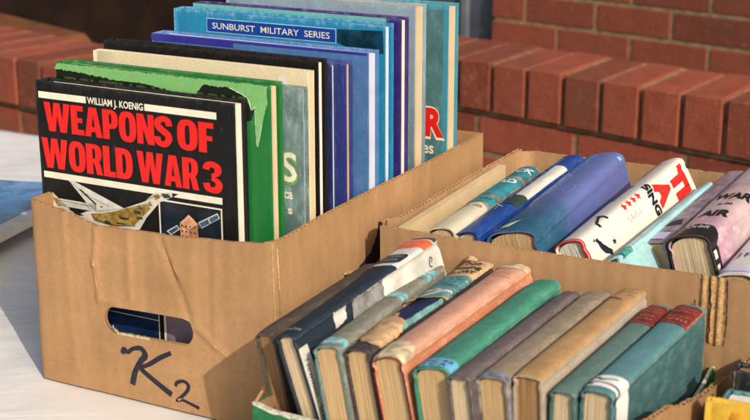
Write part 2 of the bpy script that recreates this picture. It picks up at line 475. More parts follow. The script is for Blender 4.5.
M_ochre = plain('ochre_ink', (.33, .21, .05), .4, .4, .5, 220)
M_dgreen = plain('dark_green_ink', (.03, .06, .04), .4)
M_panelblue = plain('panel_blue_ink', (.04, .10, .20), .35, .4, .5, 120)
M_salmon = plain('salmon_ink', (.68, .36, .22), .45, .4, .35, 160)
M_brownink = plain('brown_ink', (.13, .05, .03), .5)
# aircraft printed on the cover (u, z)
wing = [(.0240, .1920), (.0290, .1925), (.0740, .1780), (.0880, .1735), (.0640, .1680), (.0540, .1655), (.0440, .1730)]
wing2 = [(.0310, .1800), (.0400, .1780), (.0560, .1650), (.0500, .1640)]
decal('aircraft_print', [wing, rect(.008, .1660, .055, .1730), [(-.003, .1765), (.0045, .1775), (.0180, .1680), (.0300, .1600), (.0230, .1580), (.0050, .1640)],
      [(.044, .1650), (.060, .1680), (.088, .1740), (.110, .1830), (.1235, .1935), (.139, .1955), (.1475, .1952), (.139, .1900), (.128, .1850), (.112, .1680), (.104, .1560), (.070, .1480), (.045, .1540), (.030, .1590)]],
      fA, .0005, M_grey_ink, bA.root, .02)
decal('aircraft_camouflage', [[(.048, .1635), (.062, .1655), (.078, .1700), (.098, .1770), (.112, .1815), (.118, .1780), (.108, .1690), (.098, .1590), (.075, .1540), (.052, .1570)],
      [(.003, .1735), (.009, .1725), (.014, .1660), (.009, .1650)], [(.121, .1905), (.127, .1925), (.129, .1890), (.123, .1865)], [(.113, .1800), (.117, .1850), (.120, .1800)]], fA, .0006, M_ochre, bA.root, .02)
decal('aircraft_camouflage', [[(.130, .1935), (.138, .1940), (.141, .1905), (.133, .1895)], rect(.099, .1705, .106, .1735), rect(.064, .1560, .071, .1590), rect(.102, .1660, .108, .1680)], fA, .0007, M_dgreen, bA.root, .02)
decal('aircraft_detail', [[(.0360, .1850), (.0380, .1855), (.0560, .1735), (.0545, .1725)], rect(.060, .1712, .0625, .1722), [(.022, .1640), (.030, .1640), (.040, .1600), (.034, .1595)],
      [(.1420, .1955), (.1490, .1953), (.1425, .1915)], rect(.082, .1632, .092, .1648), rect(.078, .1580, .088, .1592)], fA, .0007, M_ink, bA.root, .02)
M_sand = plain('sand_ink', (.46, .38, .20), .45, .4, .4, 260); M_olive = plain('olive_brown_ink', (.12, .085, .03), .45, .4, .4, 260)
rnd2 = random.Random(4)
pt_ = []
for k in range(14):
    t_ = rnd2.random(); cx_ = .054+t_*.058; cy_ = .1600+t_*.0165+rnd2.uniform(-.0035, .0055); r_ = rnd2.uniform(.0008, .0024)
    pt_.append(rag([(cx_-r_, cy_-r_*.4), (cx_+r_*.6, cy_-r_*.5), (cx_+r_, cy_+r_*.3), (cx_-r_*.3, cy_+r_*.5)], .0012, .0007, k))
for nm_, mt_, q_, o_ in (('camouflage_pattern', M_sand, pt_[:7], .00065), ('camouflage_pattern', M_olive, pt_[7:], .0007)):
    for pl_ in q_: decal(nm_, [pl_], fA, o_, mt_, bA.root, .02)
for q_ in [stroke([(.026, .1905), (.048, .1800), (.070, .1735)], [.0003]*3), stroke([(.033, .1780), (.050, .1665)], [.0004]*2), stroke([(.012, .1715), (.050, .1705)], [.0003]*2), stroke([(.110, .1832), (.124, .1905), (.140, .1912)], [.0004]*3), stroke([(.050, .1600), (.075, .1560), (.100, .1590)], [.0005]*3)]:
    decal('wing_line', [q_], fA, .0008, M_ink, bA.root, .02)
# satellite panel
decal('picture_panel', [rect(.1275, .040, .1935, .1868)], fA, .0003, M_starsky, bA.root, .02)
fr_ = [rect(.1265, .0400, .1280, .1880), rect(.1935, .0400, .1950, .1880), rect(.1280, .1866, .1935, .1880)]
decal('picture_frame_line', fr_, fA, .0004, M_creamink, bA.root, .02)
decal('satellite_print', [[(.1498, .150), (.1490, .1690), (.1545, .1735), (.1590, .1778), (.1640, .1742), (.1692, .1700), (.1684, .1650), (.1692, .150)]], fA, .0005, M_salmon, bA.root, .02)
decal('satellite_shade', [[(.1592, .1500), (.1588, .1640), (.1690, .1698), (.1684, .1650), (.1692, .1500)]], fA, .0006, plain('salmon_shade_ink', (.45, .20, .12), .45, .4, .4, 260), bA.root, .02)
decal('satellite_detail', [rag(rect(.1505+.0045*(i % 4)+.001*n3(i, 1, 1), .1515+.0048*(i//4), .1525+.0045*(i % 4), .1530+.0048*(i//4)+.001*n3(i, 5, 1)), .001, .0004, i) for i in range(16)]+[stroke([(.149, .169), (.1588, .164), (.169, .1698)], [.0005]*3), stroke([(.1685, .1662), (.1720, .1690)], [.001, .001]), stroke([(.1480, .1645), (.1500, .1640)], [.001, .001])], fA, .0007, M_brownink, bA.root, .02)
decal('solar_panel_print', [[(.1690, .1720), (.1900, .1835), (.1925, .1790), (.1725, .1670)], [(.134, .1590), (.146, .1665), (.149, .1630), (.139, .1560)]], fA, .0005, M_grey_ink, bA.root, .02)
decal('solar_panel_print', [[(.1705, .1716), (.1795, .1766), (.1815, .1728), (.1728, .1680)], [(.1808, .1773), (.1897, .1822), (.1915, .1790), (.1828, .1736)], [(.136, .1590), (.146, .1653), (.1475, .1630), (.1395, .1570)]], fA, .0006, M_panelblue, bA.root, .02)
# lower pictures, seen through the hand hole
M_pinkblur = plain('hazy_pink_ink', (.30, .24, .30), .35, .4, .6, 18)
M_deepblue = plain('deep_blue_ink', (.012, .035, .12), .35, .4, .6, 25)
decal('picture_panel', [rect(.060, .045, .1205, .150)], fA, .0003, M_deepblue, bA.root, .03)
decal('picture_frame_line', [rect(.1205, .045, .1215, .110), rect(.060, .0705, .1205, .0712)], fA, .0004, M_creamink, bA.root, .03)
decal('picture_panel', [rect(.1290, .045, .1630, .108)], fA, .00045, M_pinkblur, bA.root, .03)
decal('picture_frame_line', [rect(.1280, .045, .1290, .108), rect(.1630, .045, .1638, .108)], fA, .0005, M_creamink, bA.root, .03)

# --- green torn jacket
M_lgreen = cover('light_green_jacket', (.20, .50, .17), wear=(.8, .9, .7), wearamt=.5, gloss=False, mottle=.12, weave=False)
M_dkgreen = cover('dark_green_jacket', (.010, .17, .035), gloss=True, wear=(.3, .6, .3), wearamt=.25, mottle=.12)
bB = up_book('dark green book whose pale green upper band is torn over a black strip', M_dkgreen, P_cream, -.002, .2315, .050, .2965, .022, pgt=.010, c=.0034)
fB = lambda a, b, off: bB.fr(a+.002, b-.006, off)
low = [(.230, .282), (.2245, .263), (.2215, .250), (.2190, .242), (.2178, .256), (.2172, .277), (.2135, .2740), (.2095, .2840), (.191, .2912), (.163, .2912), (.153, .2785), (.136, .2812), (.101, .2862), (.065, .2862), (.029, .2895), (.003, .2905)]
gt2 = rag([(-.0018, .2962), (.2300, .2962)]+low+[(-.0018, .2900)], .002, .0016)
decal('pale_green_band', [gt2], fB, .0006, M_lgreen, bB.root, .01)
M_jag = plain('white_torn_edge', (.85, .9, .8), .9, .1, .1)
def edge_line(pts, wd, seed): return rag(stroke(pts, [wd]*len(pts)), .0015, wd*.45, seed)
decal('torn_paper_edge', [edge_line(low[1:6], .0004, 1), edge_line(low[5:9], .0005, 2)], fB, .0008, M_jag, bB.root, .01)
decal('dark_title_band', [rag([(-.0018, .2935), (.03, .2925), (.065, .2895), (.101, .2890), (.136, .2845), (.152, .2820), (.163, .2925), (.191, .2925), (.2105, .2860), (.2165, .2750), (.2130, .2640), (.18, .2610), (.1, .266), (.02, .270), (-.0018, .2710)], .002, .001, 5)], fB, .0004, plain('black_green_ink', (.008, .014, .008), .4), bB.root, .02)
lettering('title_lettering', [('FIGHTING WEAPONS', .008, .2735, .0110, .200, 'across', .04)], fB, .00052, plain('olive_ink', (.06, .075, .035), .5), bB.root)
# the curling edge of its plastic cover at the spine
M_clear = NT('clear_film'); M_clear.b.inputs['Transmission Weight'].default_value = .9
M_film = M_clear.out((.9, .95, .9), .15, None, .5)

# --- grey green book with S
M_smoke = cover('smoky_teal_jacket', (.17, .27, .28), wear=(.6, .7, .7), wearamt=.35, gloss=True, mottle=.9, grad=((.055, .11, .12), .25, .75))
bC = up_book('smoky grey teal book with a pale green S, behind the green jacketed one', M_smoke, P_white, .020, .2475, .078, .2905, .010)
fC = lambda a, b, off: bC.fr(a-.020, b-.006, off)
lettering('cover_lettering', [('S', .2240, .2050, .0290, .0185, 'across', .07)], fC, .0003, plain('leaf_green_ink', (.16, .34, .14), .4), bC.root)
lettering('cover_lettering', [('S', .2252, .2062, .0262, .0160, 'across', .018)], fC, .0005, M_creamink, bC.root)
lettering('cover_lettering', [('ca', .2270, .1900, .0062, .0095, 'across', .03), ('s', .2310, .1760, .0052, .0048, 'across', .03)], fC, .0004, M_creamink, bC.root)
# --- cream book
M_creamc = cover('cream_jacket', (.78, .68, .46), wear=(.9, .85, .7), wearamt=.3, mottle=.1, weave=False)
bD = up_book('tall cream covered book standing just in front of the black one', M_creamc, P_cream, .008, .2455, .091, .3025, .011)
decal('paper_label', [rect(.215, .288, .224, .2965)], lambda a, b, off: bD.fr(a-.008, b-.006, off), .0003, plain('white_label', (.8, .78, .72), .6), bD.root, .02)
# --- black book
bE = up_book('large plain black book behind the cream one', cover('black_cloth', (.012, .011, .011), wear=(.25, .22, .2), wearamt=.12, gloss=True, mottle=.05, spec=.2), P_white, -.001, .2395, .118, .3072, .017, pgt=.007)
# --- two thinner blue books
M_navyg = cover('navy_gloss', (.016, .028, .14), wear=(.4, .5, .8), wearamt=.4, gloss=True, mottle=.2)
M_indigo = cover('indigo_gloss', (.030, .045, .24), wear=(.4, .45, .8), wearamt=.35, gloss=True, mottle=.15)
bF = up_book('slim navy blue book with white pages, tucked behind the large black one', M_navyg, P_blue, .015, .2375, .145, .3005, .0125, c=.0026)
bG = up_book('slim indigo blue book with brown edged pages beside the slim navy one', M_indigo, P_tan, .015, .2425, .163, .2985, .0140, c=.0026)
# --- lavender
M_lav = cover('lavender_blue_jacket', (.075, .19, .43), wear=(.5, .55, .85), wearamt=.3, gloss=True, mottle=.3, grad=((.07, .25, .45), .1, .7))
bH = up_book('lavender blue jacketed book with indigo spine, before the bright cyan one', M_lav, P_blue, .006, .2540, .185, .3055, .022)
fH = lambda a, b, off: bH.fr(a-.006, b-.006, off)
M_indig2 = plain('indigo_ink', (.040, .035, .30), .3, .45, .12)
decal('indigo_border', [[(.0065, .3053), (.2535, .3053), (.2535, .3030), (.0065, .3030)], [(.0065, .2985), (.105, .2985), (.105, .3030), (.0065, .3030)]], fH, .0003, M_indig2, bH.root, .03)
decal('red_dot', [stroke([(.237, .268), (.2382, .2685)], [.0022, .0022])], fH, .0004, M_redink, bH.root, .03)
# --- cyan SUNBURST
M_cyan = cover('cyan_jacket', (.014, .25, .48), wear=(.55, .8, .95), wearamt=.45, gloss=True, mottle=.2, grad=((.02, .20, .44), .1, .5))
bI = up_book('bright cyan book with the dark blue SUNBURST MILITARY SERIES label', M_cyan, P_blue, -.004, .2440, .237, .3230, .019, pgt=.009)
fI = lambda a, b, off: bI.fr(a+.004, b-.006, off)
lb = rect(.0385, .3025, .1900, .3155)
decal('label_border', [rect(.0378, .3018, .1907, .3162)], fI, .0003, plain('pale_blue_ink', (.45, .65, .8), .4), bI.root, .03)
decal('series_label', [lb], fI, .0004, plain('royal_ink', (.010, .055, .32), .3, .4, .08), bI.root, .03)
lettering('series_lettering', [('SUNBURST  MILITARY  SERIES', .0450, .3058, .0062, .1385, 'across', .006)], fI, .0005, M_creamink, bI.root)
decal('dark_photo_band', [[(.1915, .3160), (.2420, .3178), (.2432, .2960), (.2330, .2945), (.205, .2985), (.1915, .3030)]], fI, .0003, plain('deep_teal_ink', (.008, .05, .09), .25, .45, .6, 60), bI.root, .03)
# --- turquoise topped indigo book
M_turq = cover('turquoise_jacket', (.16, .48, .46), wear=(.7, .85, .8), wearamt=.5, gloss=True, mottle=.3)
M_purp = cover('purple_board', (.035, .018, .16), wear=(.4, .35, .6), wearamt=.3, gloss=True, mottle=.2)
bJ = up_book('purple book with white pages and a turquoise top band, behind the cyan one', M_purp, P_white, .004, .2490, .261, .3265, .017)
fJ = lambda a, b, off: bJ.fr(a-.004, b-.006, off)
decal('turquoise_band', [rect(.0045, .300, .233, .3262)], fJ, .0003, M_turq, bJ.root, .03)
# --- grey blue
M_gb = cover('misty_grey_blue_jacket', (.27, .38, .47), wear=(.6, .7, .8), wearamt=.35, gloss=True, mottle=.35, grad=((.12, .20, .20), .35, .95))
bK = up_book('tall book in a misty grey blue jacket with cream pages and a teal back', M_gb, P_cream, .018, .2445, .300, .3335, .026)
# --- R book
M_teall = cover('mottled_teal_cloth_jacket', (.075, .20, .21), wear=(.2, .5, .6), wearamt=.5, gloss=False, mottle=.6)
M_tealb = cover('bright_teal_board', (.045, .28, .40), wear=(.4, .7, .8), wearamt=.4, gloss=True, mottle=.2)
bL = up_book('mottled teal book with a large red R, rearmost in the left carton', M_tealb, P_cream, .030, .2565, .352, .3285, .026)
fL = lambda a, b, off: bL.fr(a-.030, b-.006, off)
decal('cloth_panel', [rect(.031, .006, .2515, .3240)], fL, .0004, M_teall, bL.root, .03)
lettering('cover_lettering', [('R', .2300, .1905, .0320, .0250, 'across', .08)], fL, .0006, M_creamink, bL.root)
lettering('cover_lettering', [('R', .2315, .1920, .0290, .0220, 'across', .05)], fL, .0008, M_redink, bL.root)
lettering('cover_lettering', [('es', .2290, .1720, .0085, .0130, 'across', .02)], fL, .0006, M_creamink, bL.root)

# ------------------------------------------------------------------ cartons
def panel(name, parent, outline, holes, t, fn, mat, rim=None, fl=(0, 0), d=.006, liner=.0006, flut=True, mat_in=None):
    """corrugated wall: outer liner, with inner liner and fluting as sub-parts. fn(a, z, depth)"""
    def sheet(d0, d1, nm, par, mt):
        p, f = tri2d(outline, holes, d); n = len(p)
        vs = [fn(a, b, d0) for a, b in p]+[fn(a, b, d1) for a, b in p]
        fs = [list(x) for x in f]+[[i+n for i in reversed(x)] for x in f]
        cnt = {}
        for x in f:
            for i in range(3):
                e = (x[i], x[(i+1) % 3]); cnt[e] = 1
        for (a, b) in list(cnt):
            if (b, a) not in cnt: fs.append([b, a, a+n, b+n])
        me = mesh(vs, fs, p+p); o = obj(nm, me, mt, par, True)
        try: me.set_sharp_from_angle(angle=radians(50))
        except Exception: pass
        return o
    o = sheet(0, liner, name, parent, mat)
    sheet(t-liner, t, 'inner_liner', o, mat_in or mat)
    if flut:
        a0, a1 = fl; per = .0068; n = int((a1-a0)/per*10); vs, fs = [], []
        amp = t/2-liner*1.1
        for i in range(n+1):
            a = a0+(a1-a0)*i/n; zt = rim(a)-.0006+.0005*n3(a*200, 1, 1)
            dd = t/2+amp*sin(2*pi*a/per)*.95
            for z in (zt, zt-.025):
                for e in (-.00022, .00022): vs.append(fn(a, z, dd+e))
        for i in range(n):
            q = i*4
            fs += [(q, q+1, q+5, q+4), (q, q+4, q+6, q+2), (q+1, q+3, q+7, q+5)]
        obj('fluting', mesh(vs, fs), M_flute, o)
    return o
def interp(tab):
    def f(a):
        if a <= tab[0][0]: return tab[0][1]
        for (x0, y0), (x1, y1) in zip(tab, tab[1:]):
            if a <= x1:
                t = (a-x0)/(x1-x0); t = t*t*(3-2*t); return y0+(y1-y0)*t
        return tab[-1][1]
    return f
def wall_outline(a0, a1, rim, z0=.001, n=60, rag_amp=.0005, seed=0):
    top = [(a0+(a1-a0)*i/n, rim(a0+(a1-a0)*i/n)+rag_amp*n3(i*.8, seed, 2)) for i in range(n+1)]
    return [(a0, z0), (a1, z0)]+top[::-1]
I3 = Matrix.Identity(4)
def ridge(x, y, x0, y0, x1, y1, wd):
    """closeness to a crease segment"""
    dx, dy = x1-x0, y1-y0; L2 = dx*dx+dy*dy; t = max(0, min(1, ((x-x0)*dx+(y-y0)*dy)/L2))
    return exp(-((x-x0-t*dx)**2+(y-y0-t*dy)**2)/(wd*wd))

# carton one
c1 = thing('cardboard_carton', 'brown cardboard carton with a hand hole and K2 in marker, full of tall books', 'carton', frame(w(0, 0, 0), U, V, Z))
B1U, B1V, CT = .262, .440, .0042
rimF = interp([(0, .1775), (.03, .1730), (.08, .1635), (.15, .1650), (.215, .1690), (.245, .1715), (.262, .1745)])
CRE = [(.078, .165, .0735, .128, .0022, .0016), (.0735, .128, .077, .093, .0020, .0016), (.077, .095, .100, .092, .0014, .0015), (.148, .165, .163, .128, -.0022, .0018), (.163, .128, .178, .090, -.0018, .0018), (.150, .165, .166, .128, .0016, .0015), (.185, .086, .222, .060, .0018, .0014), (.113, .165, .112, .10, .0011, .002), (.205, .168, .203, .02, .0009, .002), (.040, .172, .044, .02, .0008, .002), (.110, .03, .235, .045, .0007, .003)]
def f_front(a, z, d):
    o = .0035*sin(pi*a/B1U)*sin(pi*min(1, z/.17)) + .0016*n3(a*14, z*14, 3)
    for (x0, y0, x1, y1, h, wd) in CRE: o += h*ridge(a, z, x0, y0, x1, y1, wd*1.6)
    if a < .004: o -= (.004-a)**2*110
    e = B1U-a
    if e < .004: o -= (.004-e)**2*60
    # the flap above the hand hole is pushed slightly inwards
    o -= .004*exp(-((a-.13)/.05)**2)*smooth(.083, .098, z)*smooth(.150, .098, z)*(1 if z > .079 else 0)*.6
    return Vector((a, -o+d, z))
slot = []
for i in range(40):
    t = 2*pi*i/40; cx = .1320+(.0365 if cos(t) > 0 else -.0365); rr = .0128
    xx = cx+rr*cos(t)*1.0; yy = .0785+(xx-.133)*.03+rr*sin(t)*(.95 if sin(t) > 0 else 1)
    slot.append((xx+.0003*n3(i, 1, 1), yy+(.0008*n3(i*1.3, 4, 1) if sin(t) < 0 else .0003*n3(i, 7, 1))))
slot = slot
front = panel('front_wall', c1, wall_outline(0, B1U-.0005, rimF, seed=1), [slot], CT, f_front, M_card, rimF, (.003, B1U-.004), d=.0035)
# ragged fibres along the lower edge of the hand hole
fib = []
for i in range(46):
    x = .092+i*.0009+random.uniform(-.0005, .0005); h = random.uniform(.0006, .0032); zb = .0785-.0128+(x-.133)*.03+.0006+(.004 if x < .098 else 0)*(.098-x)/.004
    fib.append([(x-.0005, zb-.0012), (x+.0006, zb-.0012), (x+.0006+random.uniform(-.001, .001), zb+h)])
decal('torn_fibres', fib, lambda a, b, o: f_front(a, b, -.0001), 0, plain('fibre', (.66, .66, .42), .9, .1, .3), c1, .01)
# side wall on the right, facing the sun
rimR = interp([(0, .1745), (.02, .1725), (.10, .1750), (.25, .1765), (.40, .1765), (.44, .1785)])
def f_right(a, z, d):
    o = .002*sin(pi*a/B1V)*sin(pi*min(1, z/.17))*.8 + .0016*n3(a*11+5, z*13, 8)
    o += .0010*ridge(a, z, .013, .01, .010, .17, .0014) - .0009*ridge(a, z, .120, .17, .124, .02, .0016) + .0010*ridge(a, z, .300, .175, .295, .05, .0016) + .0012*ridge(a, z, .235, .175, .255, .12, .0014)
    if a < .006: o -= (.006-a)**2*90
    o -= .0025*smooth(.25, .44, a)*smooth(.03, .17, z)
    return Vector((B1U+o-d, a, z))
panel('side_wall', c1, wall_outline(.0006, B1V, rimR, seed=2), [], CT, f_right, M_card, rimR, (.004, B1V-.004), d=.0045)
rimB = lambda a: .178
panel('back_wall', c1, wall_outline(.005, B1U-.005, rimB, seed=3), [], CT, lambda a, z, d: Vector((a, B1V-d, z)), M_card, rimB, (.006, B1U-.006), d=.02)
panel('side_wall', c1, wall_outline(.0045, B1V-.005, rimB, seed=4), [], CT, lambda a, z, d: Vector((d, a, z)), M_card, rimB, (.006, B1V-.006), d=.02)
def slab(name, parent, x0, y0, z0, x1, y1, z1, mat):
    vs = [Vector((x, y, z)) for z in (z0, z1) for y in (y0, y1) for x in (x0, x1)]
    fs = [(0, 2, 3, 1), (4, 5, 7, 6), (0, 1, 5, 4), (2, 6, 7, 3), (0, 4, 6, 2), (1, 3, 7, 5)]
    return obj(name, mesh(vs, fs, [(v.x, v.y) for v in vs]), mat, parent)
slab('base', c1, CT+.001, CT+.001, .001, B1U-CT-.001, B1V-CT-.001, .0045, M_card)
# K 2
fat = lambda p, q: stroke(p, [x*1.38 for x in q])
K = [fat([(.1010, .0455), (.1035, .0500), (.1080, .0485), (.1140, .0530), (.1235, .0550), (.1275, .0490), (.1225, .0430), (.1160, .0330), (.1110, .0210), (.1095, .0160)], [.0030, .0045, .0030, .0028, .0036, .0048, .0042, .0040, .0045, .0040]),
     fat([(.1565, .0570), (.1440, .0500), (.1320, .0415), (.1210, .0360)], [.0030, .0034, .0032, .0026]),
     fat([(.1200, .0360), (.1290, .0300), (.1420, .0220), (.1540, .0155)], [.0030, .0042, .0042, .0046]),
     fat([(.1590, .0250), (.1610, .0290), (.1680, .0320), (.1730, .0290), (.1715, .0230), (.1640, .0150), (.1590, .0105), (.1650, .0125), (.1740, .0105), (.1830, .0080)], [.0022, .0026, .0026, .0028, .0026, .0024, .0026, .0022, .0022, .0026])]
decal('marker_writing', K, lambda a, b, o: f_front(a-.000, b, -.00025), 0, M_ink, c1, .002, .0015)
# peeled scratch
decal('scratch', [edge_line([(.186, .0845), (.204, .0735), (.222, .062)], .0005, 3), edge_line([(.0775, .1625), (.0762, .152)], .0008, 5), edge_line([(.0740, .134), (.0745, .118), (.0768, .104)], .0006, 5), edge_line([(.1485, .163), (.1535, .152)], .0007, 6), edge_line([(.1590, .139), (.1645, .127), (.1700, .119)], .0006, 8)], lambda a, b, o: f_front(a, b, -.0002), 0, M_tear, c1, .003)
f_rd = lambda a, b, o: f_right(a, b, -.0003)
decal('worn_crease', [edge_line([(.009, .168), (.011, .12), (.012, .06), (.013, .01)], .0013, 6), edge_line([(.003, .172), (.004, .12), (.005, .06)], .0008, 6)], f_rd, 0, M_tear, c1, .003)
# dark torn nick, and beside it the shaded gap between cartons painted black
decal('tear_and_gap_shade', [rag([(.107, .104), (.122, .1105), (.137, .1085), (.133, .104), (.122, .106)], .002, .0008), rag([(.143, .104), (.152, .111), (.160, .114), (.172, .118), (.184, .132), (.189, .144), (.197, .140), (.200, .110), (.176, .103), (.158, .104)], .002, .0016)], f_rd, 0, plain('tear_and_gap_dark', (.02, .012, .008), .9), c1, .003)
decal('torn_flap', [rag([(.106, .106), (.120, .1125), (.138, .1105), (.134, .1085), (.122, .1100), (.110, .1055)], .0015, .0006)], lambda a, b, o: f_right(a, b, -.0010), 0, M_tear, c1, .003)

# carton three (behind): front wall runs along the back of the tray of old books
c3 = thing('cardboard_carton', 'long low cardboard carton of leaning books, in front of the brick wall', 'carton', frame(w(.290, .142, 0), U, V, Z))
D3, W3, H3 = .325, .380, .155
rim3 = interp([(0, .1560), (.03, .1545), (.17, .1540), (.30, .1560), (.38, .157)])
C3 = [(.02, .150, .024, .02, .0010), (.262, .155, .268, .01, .0012), (.318, .155, .322, .02, -.0010), (.295, .11, .320, .06, .0012)]
def f3(a, z, d):
    o = .0022*n3(a*12, z*12, 21)
    for (x0, y0, x1, y1, h) in C3: o += h*ridge(a, z, x0, y0, x1, y1, .0018)
    return Vector((a, -o+d, z))
panel('front_wall', c3, wall_outline(0, W3, rim3, seed=5), [], .0048, f3, M_card3, rim3, (.003, W3-.003), d=.0045)
rim3l = interp([(0, .1565), (.015, .1600), (.03, .1560), (.25, .1580), (.325, .1585)])
def f3l(a, z, d): return Vector((d-.002*n3(a*12, z*12, 2), a, z))
panel('side_wall', c3, wall_outline(.0055, D3, rim3l, seed=6, rag_amp=.0012), [], .0048, f3l, M_card3, rim3l, (.008, D3-.003), d=.006)
def f3b(a, z, d):
    cut = max(0, .018-a); return Vector((a, D3+.0025*n3(a*12, z*12, 2)-d-cut*1.2, z))
rim3b = interp([(0, .158), (.1, .1575), (.2, .159), (.38, .157)])
panel('back_wall', c3, wall_outline(.0052, W3, rim3b, seed=7, rag_amp=.0012), [], .0048, f3b, M_card3, rim3b, (.007, W3-.003), d=.006)
panel('side_wall', c3, wall_outline(.0055, D3-.006, rim3b, seed=8), [], .0048, lambda a, z, d: Vector((W3-d, a, z)), M_card3, rim3b, (.007, D3-.008), d=.02)
slab('base', c3, .006, .006, .001, W3-.006, D3-.006, .005, M_card3)
# exposed flutes where the printed liner has been torn away
def flu(a, b, o): 
    return f3(a, b, -(.0011+.0009*sin(2*pi*a/.0068)))
patches = [rag([(.2965, .158), (.3050, .158), (.3045, .130), (.3055, .098), (.2975, .100), (.2985, .125)], .0025, .0014, 1),
           rag([(.3065, .158), (.3185, .158), (.3195, .120), (.3180, .099), (.3085, .099), (.3085, .13)], .0025, .0014, 2),
           rag([(.2770, .120), (.2810, .121), (.2815, .103), (.2775, .102)], .002, .001, 3), rag([(.2850, .128), (.2930, .132), (.2935, .101), (.2865, .103)], .0025, .0014, 4),
           rag([(.2660, .109), (.2710, .112), (.2715, .103), (.2665, .101)], .002, .001, 5)]
decal('exposed_fluting', patches, flu, 0, plain('exposed_flute_paper', (.44, .275, .13), .95, .1, .35, 400), c3, .0012, .0015)
decal('torn_edge', [edge_line([(.3060, .157), (.3062, .125), (.3058, .097)], .0009, 1), edge_line([(.2945, .135), (.2950, .11), (.2945, .099)], .0008, 2), edge_line([(.3200, .156), (.3215, .12), (.3195, .096)], .0010, 9)], lambda a, b, o: f3(a, b, -.0004), 0, plain('tear_shadow_fibre', (.10, .055, .025), .95), c3, .002)

# tray two: low green printed tray holding the old books
c2 = thing('cardboard_tray', 'low green printed tray packed with old cloth bound books', 'tray', frame(w(.312, -.1085, 0), U, V, Z))
TW, TD, THH = .294, .246, .082
rimT = interp([(0, .0835), (.02, .0800), (.15, .076), (.294, .080)])
def ft(a, z, d): return Vector((a, d-.0006*n3(a*20, z*20, 1), z))
panel('front_wall', c2, wall_outline(0, TW, rimT, seed=9), [], .003, ft, M_green_print, rimT, (.002, TW-.002), d=.006, mat_in=M_card4)
rimS = interp([(0, .0825), (.05, .0790), (.2, .0800), (.235, .0830), (.246, .0810)])
panel('side_wall', c2, wall_outline(.0035, TD, rimS, seed=10), [], .003, lambda a, z, d: Vector((TW+.004*sin(pi*a/TD)-d, a, z)), M_green_print, rimS, (.005, TD-.002), d=.006, mat_in=M_green_print)
panel('side_wall', c2, wall_outline(.0035, TD, rimS, seed=11), [], .003, lambda a, z, d: Vector((d, a, z)), M_green_print, rimS, (.005, TD-.002), d=.01, mat_in=M_card4)
panel('back_wall', c2, wall_outline(.0035, TW-.0035, lambda a: .079, seed=12), [], .003, lambda a, z, d: Vector((a, TD-d, z)), M_green_print, lambda a: .079, (.005, TW-.005), d=.02, mat_in=M_card4)
slab('base', c2, .0035, .0035, .001, TW-.0035, TD-.0035, .0035, M_card4)
# a bent brown corner flap
vs = [(-.004, .010, .070), (.001, -.001, .083), (.004, .006, .092), (-.006, .022, .088), (-.002, .012, .070), (.003, .001, .083), (.006, .008, .092), (-.004, .024, .088)]
obj('corner_flap', mesh(vs, [(0, 1, 2, 3), (7, 6, 5, 4), (0, 4, 5, 1), (1, 5, 6, 2), (2, 6, 7, 3), (3, 7, 4, 0)], [(v[0], v[2]) for v in vs]), M_card4, c2)
# worn white rim of the tray
def rimstrip(parent, pts, wd, mat, name='worn_rim'):
    vs, fs = [], []
    for i, p in enumerate(pts):
        p = Vector(p); q = Vector(pts[min(i+1, len(pts)-1)])-Vector(pts[max(0, i-1)]); q.z = 0; q.normalize(); s = Vector((-q.y, q.x, 0))
        j = .0004*n3(i*1.7, 3, 3)
        vs += [p-s*(wd/2+j), p+s*(wd/2+j), p+s*(wd/2)-Z*.0018*(1+abs(n3(i*.9, 1, 4))*1.5), p-s*(wd/2)-Z*.0018*(1+abs(n3(i*.8, 7, 4))*1.5)]
    for i in range(len(pts)-1):
        a = i*4
        for k in range(4): fs.append((a+k, a+(k+1) % 4, a+4+(k+1) % 4, a+4+k))
    return obj(name, mesh(vs, fs), mat, parent)
M_wornrim = plain('worn_white_board', (.60, .58, .48), .9, .1, .45, 300)
rimstrip(c2, [(TW*i/60, .0015, rimT(TW*i/60)+.0006) for i in range(61)], .0036, M_wornrim)
rimstrip(c2, [(TW+.004*sin(pi*(i/50))-.0012, .004+(TD-.004)*i/50, rimS(TD*i/50)+.0006) for i in range(51)], .0024, M_wornrim)

# carton four, lower right
c4 = thing('cardboard_carton', 'cardboard carton with a ragged edge at the lower right, holding a yellow book', 'carton', frame(w(.586, -.300, 0), (U+V*0), V, Z))
rim4 = interp([(0, .150), (.12, .140), (.20, .1270), (.235, .1190), (.262, .1170), (.293, .1080), (.333, .1020), (.373, .1005), (.391, .0945), (.437, .0955)])
def f4(a, z, d): return Vector((d+.002+a*.101+.001*sin(a*22)*smooth(.02, .12, z)-.0012*n3(a*15, z*15, 4), a, z))
panel('side_wall', c4, wall_outline(0, .437, rim4, seed=13, n=110, rag_amp=.0016), [], .0045, f4, M_card4, rim4, (.003, .432), d=.006)
r4 = lambda a: .13
panel('back_wall', c4, wall_outline(.008, .34, lambda a: .098, seed=14), [], .0045, lambda a, z, d: Vector((a+.045, .437-d, z)), M_card4, lambda a: .098, (.008, .336), d=.02)
panel('front_wall', c4, wall_outline(.006, .34, r4, seed=15), [], .0045, lambda a, z, d: Vector((a, d, z)), M_card4, r4, (.008, .336), d=.02)
panel('side_wall', c4, wall_outline(.006, .43, r4, seed=16), [], .0045, lambda a, z, d: Vector((.346-d, a, z)), M_card4, r4, (.008, .426), d=.02)
slab('base', c4, .052, .006, .001, .338, .43, .005, M_card4)

